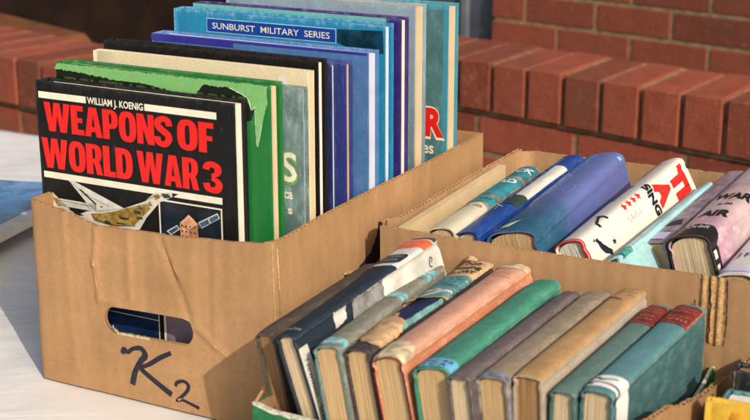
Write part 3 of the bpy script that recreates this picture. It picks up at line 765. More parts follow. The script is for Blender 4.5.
# ------------------------------------------------------------------ old books in the tray
def smudges(b, lines, seed):
    rnd_ = random.Random(seed); h = b.half; out = []
    for y, x0, x1 in lines:
        x = x0*h
        while x < x1*h:
            q = rnd_.uniform(.0006, .0016); hh = rnd_.uniform(.0012, .0030)
            out.append(rag(stroke([(x, y+rnd_.uniform(-.0004, .0004)), (x+q*.5, y+hh)] if rnd_.random() < .5 else [(x, y+hh*rnd_.random()), (x+q, y+hh*rnd_.random())], [.0006, .0005]), .001, .0002, x*999))
            x += q+rnd_.uniform(.0003, .0009)
    return out
G2 = 'old books packed spine up in the green tray'
def tb(label, near, far, T, T1, lean, mc, mp, W=.122, zf=.140, zn=.1405, rnd=.42, **k):
    m, L = lying((near[0], near[1], zn), (far[0], far[1], zf), lean, W)
    k.setdefault('c', .0019)
    return Book('book', label, T, L, W, mc, mp, m, rnd=rnd, T1=T1, group=G2, **k)
M_brownc = cover('dusty_brown_cloth', (.10, .075, .055), spine=(.085, .065, .05), wear=(.22, .18, .15), wearamt=.35, mottle=.6)
b1 = tb('dusty dark brown book leaning on the big carton, leftmost in the tray', (.3085, -.086), (.311, .092), .0175, .016, 12, M_brownc, P_brown, zn=.1335, crumple=.003, rnd=.45)
M_navyj = cover('navy_jacket', (.012, .022, .035), spine=(.012, .024, .040), wear=(.3, .33, .36), wearamt=.25, gloss=False, weave=False, mottle=.08)
b2 = tb('navy and white jacketed book with an orange band on its spine', (.3385, -.1035), (.347, .112), .018, .030, 15, M_navyj, P_cream, zn=.1425, zf=.1610, W=.128, crumple=.0015, rnd=.5)
h = b2.half; L = b2.L
M_wj = cover('soiled_white_jacket', (.66, .64, .58), wear=(.85, .83, .78), wearamt=.3, mottle=.4, weave=False)
M_wjg = plain('soiled_white_paper', (.60, .585, .53), .6, .3, .25, 40)
decal('jacket_white_panel', [[(h*1.00, .082), (h*1.02, L-.0008), (.125, L-.0008), (.125, .040)], ], b2.sp, .0004, M_wjg, b2.root, .006)
decal('jacket_grey_wash', [rag([(h*1.05, .079), (h*1.05, .125), (.10, .100), (.10, .042)], .003, .002)], b2.sp, .0006, plain('grey_wash', (.20, .20, .19), .6, .3, .7, 60), b2.root, .006)
decal('jacket_white_panel', [[(.020, .0008), (.020, .012), (.1, .016), (.1, .0008)]], b2.sp, .0004, M_wj, b2.root, .006)
decal('jacket_white_panel', [rag([(h*.98, .052), (h*1.05, .070), (.022, .066), (.024, .050)], .002, .0008)], b2.sp, .0005, M_wj, b2.root, .005)
decal('spine_white_band', [[(-h*.95, L-.068), (0, L-.071), (h*1.0, L-.068), (h*1.0, L-.0008), (-h*.95, L-.0008)]], b2.sp, .0004, M_wj, b2.root, .004)
decal('spine_badge', [[(-h*.80, L-.062), (-h*.75, L-.065), (h*.55, L-.065), (h*.72, L-.060), (h*.72, L-.046), (h*.6, L-.043), (-h*.6, L-.043), (-h*.8, L-.047)]], b2.sp, .0007, plain('badge_black', (.015, .02, .025), .4), b2.root, .004)
M_orangeband = plain('orange_red_ink', (.80, .14, .04), .5, .35, .2, 90)
decal('spine_orange_band', [[(-h*.95, L-.026), (0, L-.028), (h*.97, L-.025), (h*.97, L-.009), (-h*.95, L-.008)]], b2.sp, .0007, M_orangeband, b2.root, .004)
decal('spine_head_wear', [rag([(-h*.4, L-.0050), (h*.5, L-.0060), (h*.9, L-.0075), (h*.9, L-.0010), (-h*.4, L-.0010)], .002, .0008)], b2.sp, .0007, plain('worn_head', (.06, .06, .06), .7), b2.root, .004)
lettering('spine_lettering', [('A. Eden', -h*.55, L-.050, .0035, h*1.1, 'across', 0), ('Guild', -h*.45, L-.0585, .0035, h*.9, 'across', 0)], b2.sp, .0009, plain('badge_grey', (.35, .38, .4), .5), b2.root)
lettering('spine_lettering', [('and the', -h*.5, L-.018, .003, h*.9, 'across', 0)], b2.sp, .0009, plain('pale_orange_ink', (.9, .5, .3), .5), b2.root)
decal('pen_mark', [stroke([(h+.013, L-.019), (h+.0105, L-.0165), (h+.0085, L-.019), (h+.0120, L-.0215), (h+.0155, L-.022), (h+.0170, L-.0190)], [.0008]*6)], b2.sp, .0009, M_ink, b2.root, .003)
lettering('spine_lettering', [('oooOoo', -h*.7, .0095, .0045, h*1.4, 'across', .0)], b2.sp, .0006, plain('silver_ink', (.35, .38, .42), .5), b2.root)
lettering('cover_lettering', [('Newman - Schr', .078, .0088, .0045, None, 'across', .0)], lambda a, b, o: b2.sp(.142-a, b, o), .0006, M_ink, b2.root) if False else None
lettering('cover_lettering', [('Newman - Sch', .0300, .0040, .0050, .050, 'across', .005)], b2.sp, .0007, M_ink, b2.root)

M_greyj = cover('soiled_grey_jacket', (.22, .215, .17), spine=(.27, .26, .20), wear=(.6, .57, .48), wearamt=.4, mottle=.7, weave=False)
b3 = tb('soiled grey jacketed book with faded pale blue bands across its spine', (.3745, -.103), (.3625, .108), .0225, .0185, 11, M_greyj, P_tan, crumple=.001, capm=plain('grey_teal_board', (.10, .22, .22), .7, .3, .4, 300))
h = b3.half; L = b3.L
M_pblue = plain('faded_cyan_ink', (.22, .46, .48), .6, .25, .5, 130)
decal('spine_blue_band', [rag([(-h, .006), (h*1.0, .004), (h, .016), (-h, .021)], .003, .0008), rag([(-h, L-.093), (h, L-.095), (h, L-.082), (-h, L-.078)], .003, .001), rag([(-h, L-.038), (h, L-.042), (h, L-.018), (-h, L-.020)], .003, .001)], b3.sp, .0004, M_pblue, b3.root, .004)
lettering('spine_lettering', [('ARETE', -h*.6, .0085, .0040, h*1.2, 'across', .01), ('FOR', -h*.5, L-.0345, .0045, h*1.0, 'across', .01), ('TOM', -h*.5, L-.0275, .0045, h*1.0, 'across', .01), ('INTO', -h*.5, L-.0895, .0045, h*1.0, 'across', .01)], b3.sp, .0006, plain('whitish_ink', (.62, .66, .62), .6, .3, .5, 300), b3.root)
decal('board_strip', [[(-.122, .0006), (-h*1.02, .0006), (-h*1.02, .006), (-.122, .006)]], b3.sp, .0003, plain('turquoise_board', (.09, .36, .38), .6), b3.root, .006)

M_darkb = cover('dark_plum_board', (.040, .032, .045), spine=(.055, .042, .045), wear=(.25, .2, .18), wearamt=.5, mottle=.5)
b4 = tb('dark book in a tattered tan and teal jacket torn open over its navy spine', (.397, -.0975), (.392, .134), .022, .028, 11, M_darkb, P_tan, crumple=.0012)
h = b4.half; L = b4.L
M_navycl = plain('navy_cloth', (.018, .024, .075), .75, .2, .3, 400)
M_tanp = plain('browned_jacket_paper', (.56, .36, .19), .85, .2, .35, 110)
M_tealp = plain('dull_teal_ink', (.085, .24, .27), .7, .25, .45, 90)
decal('navy_spine_cloth', [[(-h*.95, .060), (h*.95, .050), (h*.95, .128), (-h*.95, .115)]], b4.sp, .0003, M_navycl, b4.root, .004)
def lift(s, amp, b0, wid, base=.0012):
    return lambda a, b, o: s.sp(a, b, o+amp*exp(-((b-b0)/wid)**2)*(.6+.8*abs(n3(a*120, b*120, 3))))
decal('torn_jacket_scrap', [rag([(-h*.70, .0250), (-h*.2, .0160), (h*.6, .0110), (h*1.05, .0150), (h*1.1, .045), (h*.7, .062), (h*.2, .0660), (0, .0780), (-h*.30, .0820), (-h*.2, .0700), (-h*.6, .0640), (-h*.75, .0480)], .0022, .0022, 4)], lift(b4, .0025, .070, .016), .0009, M_tanp, b4.root, .003)
decal('torn_jacket', [rag([(-h, L-.122), (-h*.3, L-.124), (h*.5, L-.108), (h*1.02, L-.098), (h*1.02, L-.0010), (-h*.95, L-.0008)], .0022, .0014, 2)], lift(b4, .0035, L-.120, .010), .0008, M_tanp, b4.root, .003)
decal('jacket_teal_panel', [rag([(-h*.98, L-.116), (-h*.3, L-.119), (h*.5, L-.104), (h*1.0, L-.094), (h*1.0, L-.046), (0, L-.048), (-h*.98, L-.044)], .003, .0006, 2)], lift(b4, .0035, L-.120, .010), .0010, M_tealp, b4.root, .003)
decal('jacket_pale_wave', [rag([(-h*.9, L-.112), (-h*.2, L-.108), (h*.4, L-.092), (h*.9, L-.088), (h*.8, L-.084), (h*.2, L-.087), (-h*.5, L-.102), (-h*.9, L-.106)], .002, .0008, 2), rag([(-h*.6, L-.094), (h*.1, L-.088), (h*.3, L-.083), (-h*.3, L-.086), (-h*.7, L-.090)], .002, .0008, 6)], lift(b4, .0035, L-.120, .010), .0012, plain('sea_foam_ink', (.5, .5, .42), .7, .25, .4, 200), b4.root, .003)
decal('jacket_blue_strip', [rag([(h*.62, .060), (h*.95, .052), (h*1.05, .126), (h*.80, .128)], .003, .0008, 2)], b4.sp, .0008, plain('dull_aqua_ink', (.15, .33, .32), .7, .25, .3, 90), b4.root, .003)
lettering('spine_lettering', [('No', -h*.30, L-.0150, .0075, h*.85, 'across', .03), ('Passing', -h*.80, L-.0270, .0078, h*1.60, 'across', .03), ('GLORY', -h*.78, L-.0395, .0075, h*1.55, 'across', .03)], b4.sp, .0013, plain('title_black', (.035, .03, .03), .6), b4.root)
lettering('spine_lettering', [('the life of', -h*.55, L-.0600, .0040, h*1.1, 'across', .0), ('General', -h*.45, L-.0670, .0040, h*.9, 'across', .0), ('Andrews', -h*.5, L-.0740, .0040, h*1.0, 'across', .0)], b4.sp, .0013, plain('teal_black_ink', (.02, .06, .07), .6), b4.root)
# a curled scrap standing at the head
cv = []
for i in range(9):
    for j in range(5):
        a = -h*.72+.009*i/8; b = L-.004+.006*j/4; cv.append(b4.sp(a, min(b, L), .0012+.0045*sin(pi*i/8)*(.4+j/6)+.001*n3(i*.7, j*.9, 1))+Vector((0, max(0, b-L), 0)))
obj('curled_scrap', mesh(cv, [(i*5+j, i*5+j+1, (i+1)*5+j+1, (i+1)*5+j) for i in range(8) for j in range(4)]), M_tanp, b4.root, True)

M_orj = cover('faded_salmon_jacket', (.60, .20, .085), spine=(.66, .34, .235), wear=(.72, .62, .46), wearamt=.7, mottle=.38, weave=False)
b5 = tb('faded salmon orange book with cream worn spine ends and dark red boards', (.4235, -.101), (.4245, .139), .026, .029, 12, M_orj, P_tan, crumple=.0035, zn=.1425, zf=.1425, rnd=.6, capm=plain('dark_red_board', (.12, .014, .016), .7, .3, .5, 300))
h = b5.half; L = b5.L
M_cw = plain('worn_cream_cloth', (.60, .49, .32), .9, .2, .4, 110)
decal('worn_tail', [rag([(-h*1.0, .0006), (h*1.0, .0006), (h*1.0, .020), (h*.3, .028), (-h*.6, .031), (-h*1.0, .028)], .003, .0016, 3)], b5.sp, .0004, M_cw, b5.root, .004)
decal('worn_head', [rag([(-h*1.0, L-.0006), (h*1.0, L-.0006), (h*1.0, L-.012), (h*.2, L-.020), (-h*.6, L-.013), (-h*1.0, L-.008)], .002, .0022, 3)], b5.sp, .0004, M_cw, b5.root, .004)
decal('dark_red_board', [[(-.125, .0006), (-h*1.02, .0006), (-h*1.02, .0045), (-.125, .0045)]], b5.sp, .0004, plain('dark_red', (.14, .018, .018), .6, .3, .5, 300), b5.root, .006)
decal('faded_title', smudges(b5, [(L-.034, -.7, .5), (L-.043, -.8, .7), (L-.054, -.4, .1), (L-.064, -.7, .3)], 9), b5.sp, .0004, plain('faded_title_ink', (.33, .15, .11), .8), b5.root, .003)

M_grn = cover('faded_emerald_cloth', (.035, .23, .155), spine=(.060, .28, .19), wear=(.35, .5, .38), wearamt=.5, mottle=.45)
b6 = tb('emerald green cloth book with a light blue label on its spine end', (.4605, -.102), (.4615, .119), .0295, .0265, 9, M_grn, P_tan, crumple=.001, rnd=.5)
h = b6.half; L = b6.L
decal('spine_label', [rag([(-h*.97, .0025), (h*1.0, .0018), (h*1.0, .0165), (0, .0185), (-h*.90, .0170)], .002, .0005, 3)], b6.sp, .0004, plain('sky_blue_label', (.14, .42, .62), .55, .3, .12), b6.root, .003)
lettering('label_lettering', [('FIC 42', -h*.60, .0105, .0040, h*1.3, 'across', .02), ('1 C A', -h*.45, .0042, .0042, h*1.0, 'across', .03)], b6.sp, .0006, M_ink, b6.root)

M_mau = cover('mauve_grey_cloth', (.085, .070, .080), spine=(.155, .120, .125), wear=(.35, .29, .27), wearamt=.6, mottle=.5)
b7 = tb('slim mauve grey cloth book beside the emerald green one', (.4850, -.108), (.4905, .104), .0185, .0150, 8, M_mau, P_cream, crumple=.002)
h = b7.half; L = b7.L
decal('blind_tooling', smudges(b7, [(L-.020, -.6, .7), (L-.028, -.7, .6), (L-.036, -.4, .5), (L-.048, -.5, .3)], 2), b7.sp, .0003, plain('faded_mauve_ink', (.06, .045, .055), .7), b7.root, .006)

M_gbr = cover('grey_brown_cloth', (.13, .16, .22), spine=(.33, .26, .175), wear=(.55, .50, .42), wearamt=.75, mottle=.55)
b8 = tb('grey brown spined book with blue grey boards, second of the two tan ones', (.506, -.097), (.5105, .112), .0245, .0225, 6, M_gbr, P_tan, crumple=.001)
b8.root['label'] = 'grey brown spined book with blue grey boards beside the slim mauve one'
h = b8.half; L = b8.L
decal('tooled_title', smudges(b8, [(L-.016, -.6, .7), (L-.023, -.75, .8), (L-.030, -.5, .5), (L-.052, -.3, .4)], 3), b8.sp, .0003, plain('grey_tooling', (.14, .12, .10), .8), b8.root, .003)
decal('worn_tail', [rag([(-h*.95, .0006), (h*.95, .0006), (h*.95, .006), (0, .009), (-h*.95, .006)], .002, .001)], b8.sp, .0004, plain('blue_grey_wear', (.19, .23, .29), .8, .2, .5, 200), b8.root, .003)

M_tan = cover('tan_leather_spine', (.46, .43, .37), spine=(.47, .275, .115), wear=(.6, .52, .4), wearamt=.5, mottle=.42, weave=False)
b9 = tb('tan brown spined book with pale grey boards and browned uneven pages', (.5315, -.092), (.5385, .122), .0225, .0215, 3.0, M_tan, P_toast, zn=.1450, zf=.1445, W=.128, crumple=.0022)
h = b9.half; L = b9.L
decal('tooled_title', smudges(b9, [(L-.016, -.7, .6), (L-.024, -.6, .8), (L-.040, -.3, .3)], 5)+[rag([(-h*.8, L-.030), (h*.2, L-.034), (h*.1, L-.036), (-h*.9, L-.033)], .002, .001)], b9.sp, .0003, plain('dark_leather_rub', (.16, .085, .04), .8), b9.root, .003)

M_teal1 = cover('green_teal_cloth', (.040, .125, .120), spine=(.115, .205, .180), wear=(.38, .38, .33), wearamt=.6, mottle=.35)
M_teal2 = cover('blue_teal_cloth', (.036, .098, .105), spine=(.10, .245, .265), wear=(.32, .45, .45), wearamt=.6, mottle=.3)
M_mar = plain('maroon_label', (.20, .022, .022), .6, .35, .4, 150)
M_goldl = plain('dull_gold', (.42, .24, .10), .5, .4, .5, 300)
def maroon(b, L0, L1, words):
    h = b.half
    decal('title_label', [rag([(-h*.92, L0), (h*.92, L0), (h*.92, L1), (-h*.92, L1)], .003, .0004)], b.sp, .0004, M_mar, b.root, .004)
    decal('gold_rule', [rect(-h*.85, L0+.0015, h*.85, L0+.0020), rect(-h*.85, L1-.0020, h*.85, L1-.0015), rect(-h*.86, L0+.0015, -h*.82, L1-.0015), rect(h*.82, L0+.0015, h*.86, L1-.0015)]+[rag(rect(-h*.7, L0+(L1-L0)*q, h*.7, L0+(L1-L0)*q+.0006), .0015, .0003) for q in (.62, .68)], b.sp, .0006, M_goldl, b.root, .004)
    lettering('label_lettering', [(s, -h*.6, L0+(L1-L0)*q, .0035, h*1.2, 'across', 0) for s, q in words], b.sp, .0006, M_goldl, b.root)
b10 = tb('green teal cloth book with maroon label and no white paper strip', (.5570, -.0900), (.5655, .110), .0185, .0185, 1, M_teal1, P_cream, crumple=.0012, zn=.1370, zf=.138)
maroon(b10, b10.L-.050, b10.L-.006, [('HISTORY', .78), ('WAR', .22), ('VOL', .38)])
b11 = tb('blue teal cloth book with maroon label and a white marked paper strip', (.5805, -.086), (.5905, .112), .0240, .0235, 0, M_teal2, P_cream, crumple=.001, zf=.1415, W=.128)
h = b11.half; L = b11.L
maroon(b11, L-.050, L-.006, [('HISTORY', .78), ('GALLANT', .35), ('VIII', .2)])
decal('paper_strip', [rag([(-h*.92, .0065), (0, .0080), (h*1.0, .0068), (.10, .0040), (.10, .0270), (h*1.0, .0290), (0, .0300), (-h*.92, .0250)], .003, .0003)], b11.sp, .0005, plain('white_paper_strip', (.78, .77, .73), .7, .2, .08), b11.root, .003)
decal('pen_writing', [stroke([(-h*.75, .0190), (-h*.55, .0225), (-h*.30, .0195), (-h*.05, .0215), (h*.25, .0230), (h*.45, .0225)], [.0012, .0020, .0034, .0020, .0015, .0015]),
                      stroke([(-h*.55, .0090), (-h*.60, .0125), (-h*.25, .0145), (h*.2, .0140), (h*.70, .0120), (h*1.02, .0090), (h*1.15, .0065), (h*1.38, .0060)], [.0034, .0030, .0016, .0020, .0026, .0036, .0020, .0012])], b11.sp, .0008, plain('grey_pen', (.10, .11, .13), .6), b11.root, .0025)

# ------------------------------------------------------------------ books in carton three
G3 = 'leaning books in the long low carton'
def t3(label, near, far, T, T1, lean, mc, mp, W=.135, **k):
    m, L = lying(near, far, lean, W); k.setdefault('rnd', .5)
    return Book('book', label, T, L, W, mc, mp, m, T1=T1, group=G3, **k)
M_strip = cardboard('pale_board', (.66, .50, .29), .05)
cd = thing('cardboard_divider', 'pale tan board standing on edge at the left inside the long low carton', 'divider', frame(w(.3015, .155, .008), U, V, Z))
vs = [Vector((x, y, z)) for (y, z) in ((0, 0), (.235, 0), (.235, .151), (0, .1445)) for x in (0, .007)]
obj('board', mesh(vs, [(0, 1, 3, 2), (2, 3, 5, 4), (4, 5, 7, 6), (6, 7, 1, 0), (0, 2, 4, 6), (1, 7, 5, 3)], [(v.x, v.y) for v in vs]), M_strip, cd)

M_wcr = cover('cream_board', (.66, .60, .44), wear=(.4, .35, .25), wearamt=.3, mottle=.2, weave=False)
k1 = t3('cream book whose spine carries a teal and white jacket at the far half', (.3350, .172, .1525), (.3390, .375, .1645), .031, .026, 12, M_wcr, P_cream, W=.13, rnd=.7)
h = k1.half; L = k1.L
decal('torn_jacket', [rag([(-h*1.0, .085), (-h*.3, .092), (h*.3, .078), (h*1.0, .070), (h*1.0, L-.0008), (-h*1.0, L-.0008)], .003, .0018, 1)], k1.sp, .0005, plain('grey_jacket_paper', (.27, .24, .18), .5, .35, .5, 60), k1.root, .004)
decal('jacket_teal_panel', [rag([(-h*.7, L-.122), (h*.8, L-.125), (h*.8, L-.108), (-h*.7, L-.104)], .003, .001, 2), rag([(-h*.75, L-.098), (h*.8, L-.100), (h*.8, L-.045), (-h*.75, L-.043)], .003, .0008, 2), rag([(-h*.75, L-.036), (h*.8, L-.038), (h*.8, L-.003), (-h*.75, L-.003)], .003, .0008, 2)], k1.sp, .0008, plain('bright_teal_ink', (.035, .24, .30), .45, .35, .35, 60), k1.root, .004)
lettering('spine_lettering', [('CK', -h*.25, L-.022, .0110, h*1.0, 'across', .03), ('AD', -h*.40, L-.060, .0110, h*1.0, 'across', .03)], k1.sp, .001, M_creamink, k1.root)
lettering('spine_lettering', [('james', -h*.5, L-.116, .0045, h*1.1, 'across', .0), ('the sea', -h*.5, L-.138, .0050, h*1.1, 'across', .0)], k1.sp, .001, M_ink, k1.root)

M_rb = cover('royal_blue_jacket', (.008, .045, .24), spine=(.010, .055, .27), wear=(.15, .18, .3), wearamt=.5, gloss=True, mottle=.3)
k2 = t3('royal blue book with a white panel and an olive block on its spine', (.3600, .173, .1515), (.3765, .402, .1755), .026, .026, 16, M_rb, P_cream, W=.135)
h = k2.half; L = k2.L
decal('spine_white_panel', [[(h*.05, L-.128), (h*.95, L-.130), (h*.95, L-.040), (h*.05, L-.038)]], k2.sp, .0005, M_wj, k2.root, .004)
decal('spine_olive_panel', [[(h*.05, L-.152), (h*.95, L-.154), (h*.95, L-.130), (h*.05, L-.128)]], k2.sp, .0005, plain('olive_dark_ink', (.035, .055, .03), .4), k2.root, .004)
decal('scratch', [edge_line([(-h*.5, .082), (-h*.1, .073), (h*.3, .068)], .0009, 2), edge_line([(-h*.8, L-.10), (h*.0, L-.17)], .0005, 2)], k2.sp, .0006, M_creamink, k2.root, .003)
lettering('spine_lettering', [('WINGS AT THE READY', -h*.32, L-.010, .0045, .125, 'down', .0)], k2.sp, .0006, plain('light_blue_letters', (.25, .38, .6), .5), k2.root)

M_per = cover('periwinkle_jacket', (.105, .135, .37), spine=(.125, .165, .42), wear=(.25, .28, .5), wearamt=.22, gloss=True, mottle=.15, grad=((.012, .10, .16), .12, .50))
k3 = t3('thick periwinkle blue book fading to dark teal at its near end', (.4040, .174, .1585), (.4080, .408, .1800), .050, .046, 14, M_per, P_tan, W=.135, rnd=.45)
h = k3.half; L = k3.L
lettering('spine_lettering', [('DEATH IN DETENTION', -h*.34, L-.008, .0075, .120, 'down', .01)], k3.sp, .0006, plain('sky_letters', (.20, .42, .78), .5), k3.root)
decal('spine_emblem', [rag(stroke([(h*.15, L-.120), (h*.35, L-.108), (h*.55, L-.118), (h*.35, L-.130), (h*.2, L-.124)], [.0007]*5), .002, .0004), rag(stroke([(h*.3, L-.100), (h*.62, L-.104), (h*.50, L-.112)], [.0006]*3), .002, .0004)], k3.sp, .0006, plain('lilac_ink', (.35, .30, .55), .5), k3.root, .003)
decal('spine_square', [rect(h*.72, L-.014, h*.88, L-.008)], k3.sp, .0006, plain('sky_square', (.25, .55, .85), .5), k3.root, .003)
decal('spine_brush_mark', [rag([(-h*.55, .012), (-h*.3, .022), (h*.05, .033), (-h*.1, .024), (-h*.2, .012)], .002, .001), rag([(-h*.75, .006), (-h*.6, .014), (-h*.5, .006)], .002, .0008)], k3.sp, .0006, M_grey_ink, k3.root, .003)

M_redl = plain('red_letter_ink', (.70, .025, .02), .45, .35, .12)
M_wht = cover('ivory_jacket', (.80, .75, .64), spine=(.78, .73, .62), wear=(.9, .86, .78), wearamt=.3, gloss=True, mottle=.10)
k4 = t3('ivory jacketed book with big red letters, red stars and red boards', (.4560, .180, .1550), (.4800, .398, .1835), .031, .033, 26, M_wht, P_white, W=.150, rnd=.55, c=.0022, capm=M_redl)
h = k4.half; L = k4.L
lettering('cover_lettering', [('TI', h*.85, L-.038, .028, .030, 'across', .08), ('A', h*.80, L-.072, .026, .026, 'across', .08), ('THE COUNT', -h*.62, L-.003, .0085, .044, 'down', .03)], k4.sp, .0006, M_redl, k4.root)
lettering('cover_lettering', [('SING', h*.55, L-.088, .0105, .034, 'across', .05), ('Forester', -h*.42, L-.074, .0080, .044, 'down', .02)], k4.sp, .0006, M_ink, k4.root)
def star(cx, cy, r): return [(cx+(r if i % 2 == 0 else r*.42)*sin(pi*i/5), cy+(r if i % 2 == 0 else r*.42)*cos(pi*i/5)) for i in range(10)]
decal('red_stars', [star(h*.80, L-.105-.0098*i, .0042) for i in range(4)], k4.sp, .0006, M_redl, k4.root, .01)
lettering('cover_lettering', [('1945', h*1.25, L-.112, .007, .026, 'down', -.012), ], k4.sp, .0006, plain('pale_grey_letters', (.6, .57, .5), .5), k4.root)
decal('figure_sketch', [rag(q_, .0015, .0007, i) for i, q_ in enumerate([[(h*.05, .0600), (h*.75, .0560), (h*.75, .0535), (h*.40, .0545), (h*.62, .0400), (h*.48, .0395), (h*.25, .0560), (h*.05, .0575)], [(h*.55, .0400), (h*.85, .0380), (h*.80, .0350), (h*.55, .0370)], star(h*1.75, .0470, .0036), [(h*1.1, .0240), (h*1.5, .0280), (h*2.0, .0380), (h*2.2, .0360), (h*1.9, .0260), (h*1.6, .0220), (h*1.15, .0210)], [(h*.95, .0180), (h*1.2, .0200), (h*1.2, .0170)]])], k4.sp, .0006, M_ink, k4.root, .004)
decal('red_board_end', [[(-.14, .0005), (.14, .0005), (.14, .0028), (-.14, .0028)]], k4.sp, .0003, M_redl, k4.root, .004)

M_aqua = cover('pale_aqua_jacket', (.38, .66, .68), spine=(.36, .66, .70), wear=(.8, .88, .85), wearamt=.4, gloss=True, mottle=.45)
k5 = t3('thin pale aqua book leaning against the ivory one', (.5030, .168, .1500), (.5230, .385, .1680), .0135, .0135, 30, M_aqua, P_white, W=.125)
h = k5.half; L = k5.L
decal('green_print', [rag([(-h*.8, .010), (h*1.2, .006), (h*1.2, .026), (-h*.6, .030)], .002, .001)], k5.sp, .0004, plain('sea_green_ink', (.06, .34, .28), .5, .3, .7, 150), k5.root, .003)

M_mauj = cover('mauve_pattern_jacket', (.30, .20, .27), spine=(.30, .22, .26), wear=(.6, .5, .5), wearamt=.5, mottle=.9, gloss=True)
k6 = t3('small book with a mauve patterned spine left of the pink marbled one', (.5230, .222, .1530), (.5430, .420, .1750), .022, .019, 12, M_mauj, P_tan, W=.130, rnd=.2)
h = k6.half; L = k6.L
decal('spine_dark_print', [rag([(-h*.6, .010+.03*i), (h*.7, .014+.03*i), (h*.4, .028+.03*i), (-h*.3, .024+.03*i)], .002, .0012, i) for i in range(2)], k6.sp, .0004, plain('plum_black_ink', (.04, .02, .04), .5), k6.root, .003)
decal('spine_label', [rag(rect(-h*.9, .006, h*.6, .024), .002, .0005)], k6.sp, .0006, plain('lilac_label', (.55, .52, .68), .5), k6.root, .003)

M_mar2 = cover('pink_marbled_jacket', (.55, .40, .42), spine=(.64, .47, .47), wear=(.75, .68, .66), wearamt=.3, gloss=True, mottle=.6, grad=((.50, .24, .42), .08, .30))
k7 = t3('thick pink marbled book with black spine tail, lettered WAR in the AIR', (.5560, .206, .1680), (.5750, .440, .1900), .040, .044, 16, M_mar2, P_cream, W=.145, rnd=.55, capm=plain('black_board_edge', (.02, .02, .02), .6))
h = k7.half; L = k7.L
M_bkink = plain('glossy_black_ink', (.012, .011, .013), .3, .45, .2)
decal('spine_black_tail', [[(-.10, 0), (.10, 0), (.10, .008), (h*1.1, .014), (h*.6, .026), (0, .029), (-h*.8, .023), (-h*1.2, .015), (-.10, .008)]], k7.sp, .0005, M_bkink, k7.root, .004)
lettering('spine_lettering', [('WAR', -h*.45, .100, .0150, h*1.30, 'across', .045), ('in the', -h*.05, .082, .0055, h*.5, 'across', .03), ('AIR', -h*.35, .052, .0150, h*1.05, 'across', .045)], k7.sp, .0007, M_bkink, k7.root)
lettering('spine_lettering', [('Orbit', -h*.28, .0180, .0075, h*.8, 'across', .01)], k7.sp, .0008, M_grey_ink, k7.root)
decal('white_squares', [rect(h*1.25, .0015, h*1.55, .0075), rect(h*1.75, .0015, h*2.0, .0075)], k7.sp, .0008, M_creamink, k7.root, .004)

M_wb = cover('white_glossy_jacket', (.68, .66, .62), spine=(.70, .68, .66), wear=(.85, .83, .8), wearamt=.3, gloss=True, mottle=.35)
k8 = t3('white spined book with black lettering at the right end of the long low carton', (.6060, .178, .1500), (.6160, .425, .1700), .034, .034, 10, M_wb, P_tan, W=.130)
h = k8.half; L = k8.L
lettering('spine_lettering', [('Wil', -h*.35, .060, .016, h*1.4, 'across', .06)], k8.sp, .0006, M_bkink, k8.root)
lettering('spine_lettering', [('JP', -h*.55, .040, .010, h*.8, 'across', -.01)], k8.sp, .0006, M_bkink, k8.root)
decal('spine_lilac_strip', [rag([(-h*.8, .006), (h*.6, .004), (h*.6, .014), (-h*.7, .017)], .002, .0006)], k8.sp, .0006, plain('lilac_label', (.55, .52, .68), .5), k8.root, .003)
decal('spine_black_edge', [rect(-h*1.4, .0006, -h*.95, L-.001)], k8.sp, .0005, M_bkink, k8.root, .006)

# ------------------------------------------------------------------ carton four contents
G4 = 'books in the lower right carton'
M_yel = cover('yellow_jacket', (.82, .52, .06), spine=(.84, .54, .07), wear=(.9, .75, .4), wearamt=.3, mottle=.35, weave=False)
def stand4(label, u0, vf, zt, T, Wd, mc, mp, yaw=0, **k):
    zb = .008
    return Book('book', label, T, zt-zb, Wd, mc, mp, standing(u0, vf, zb, T, Wd, yaw), rnd=.2, group=G4, **k)
y1 = stand4('bright yellow book standing upright in the lower right carton', .6345, -.004, .1120, .012, .110, M_yel, P_cream)
decal('orange_print', [rag([(.014, .05), (.020, .100), (.026, .100), (.024, .05)], .002, .0015), rag([(.036, .05), (.034, .098), (.041, .098), (.044, .05)], .002, .002)], lambda a, b, o: y1.fr(a, b, o), .0004, plain('orange_wash', (.75, .36, .04), .7, .2, .5, 60), y1.root, .004)
M_dbt = cover('blue_teal_jacket', (.06, .20, .25), spine=(.07, .22, .28), wear=(.5, .6, .6), wearamt=.6, mottle=.6, gloss=True)
y2 = stand4('dull blue book with a pale worn edge just behind the yellow one', .6420, .012, .1085, .024, .11, M_dbt, P_white)
y3 = stand4('small black book with rubbed edges standing behind the dull blue one', .6420, .042, .1205, .020, .11, cover('black_board', (.015, .016, .02), wear=(.4, .4, .4), wearamt=.6, mottle=.3), P_brown)
y4 = stand4('pinkish brown book at the right edge behind the small black one', .6560, .068, .1275, .020, .10, cover('pink_brown_board', (.32, .20, .17), wear=(.5, .4, .35), wearamt=.5, mottle=.4), P_brown)

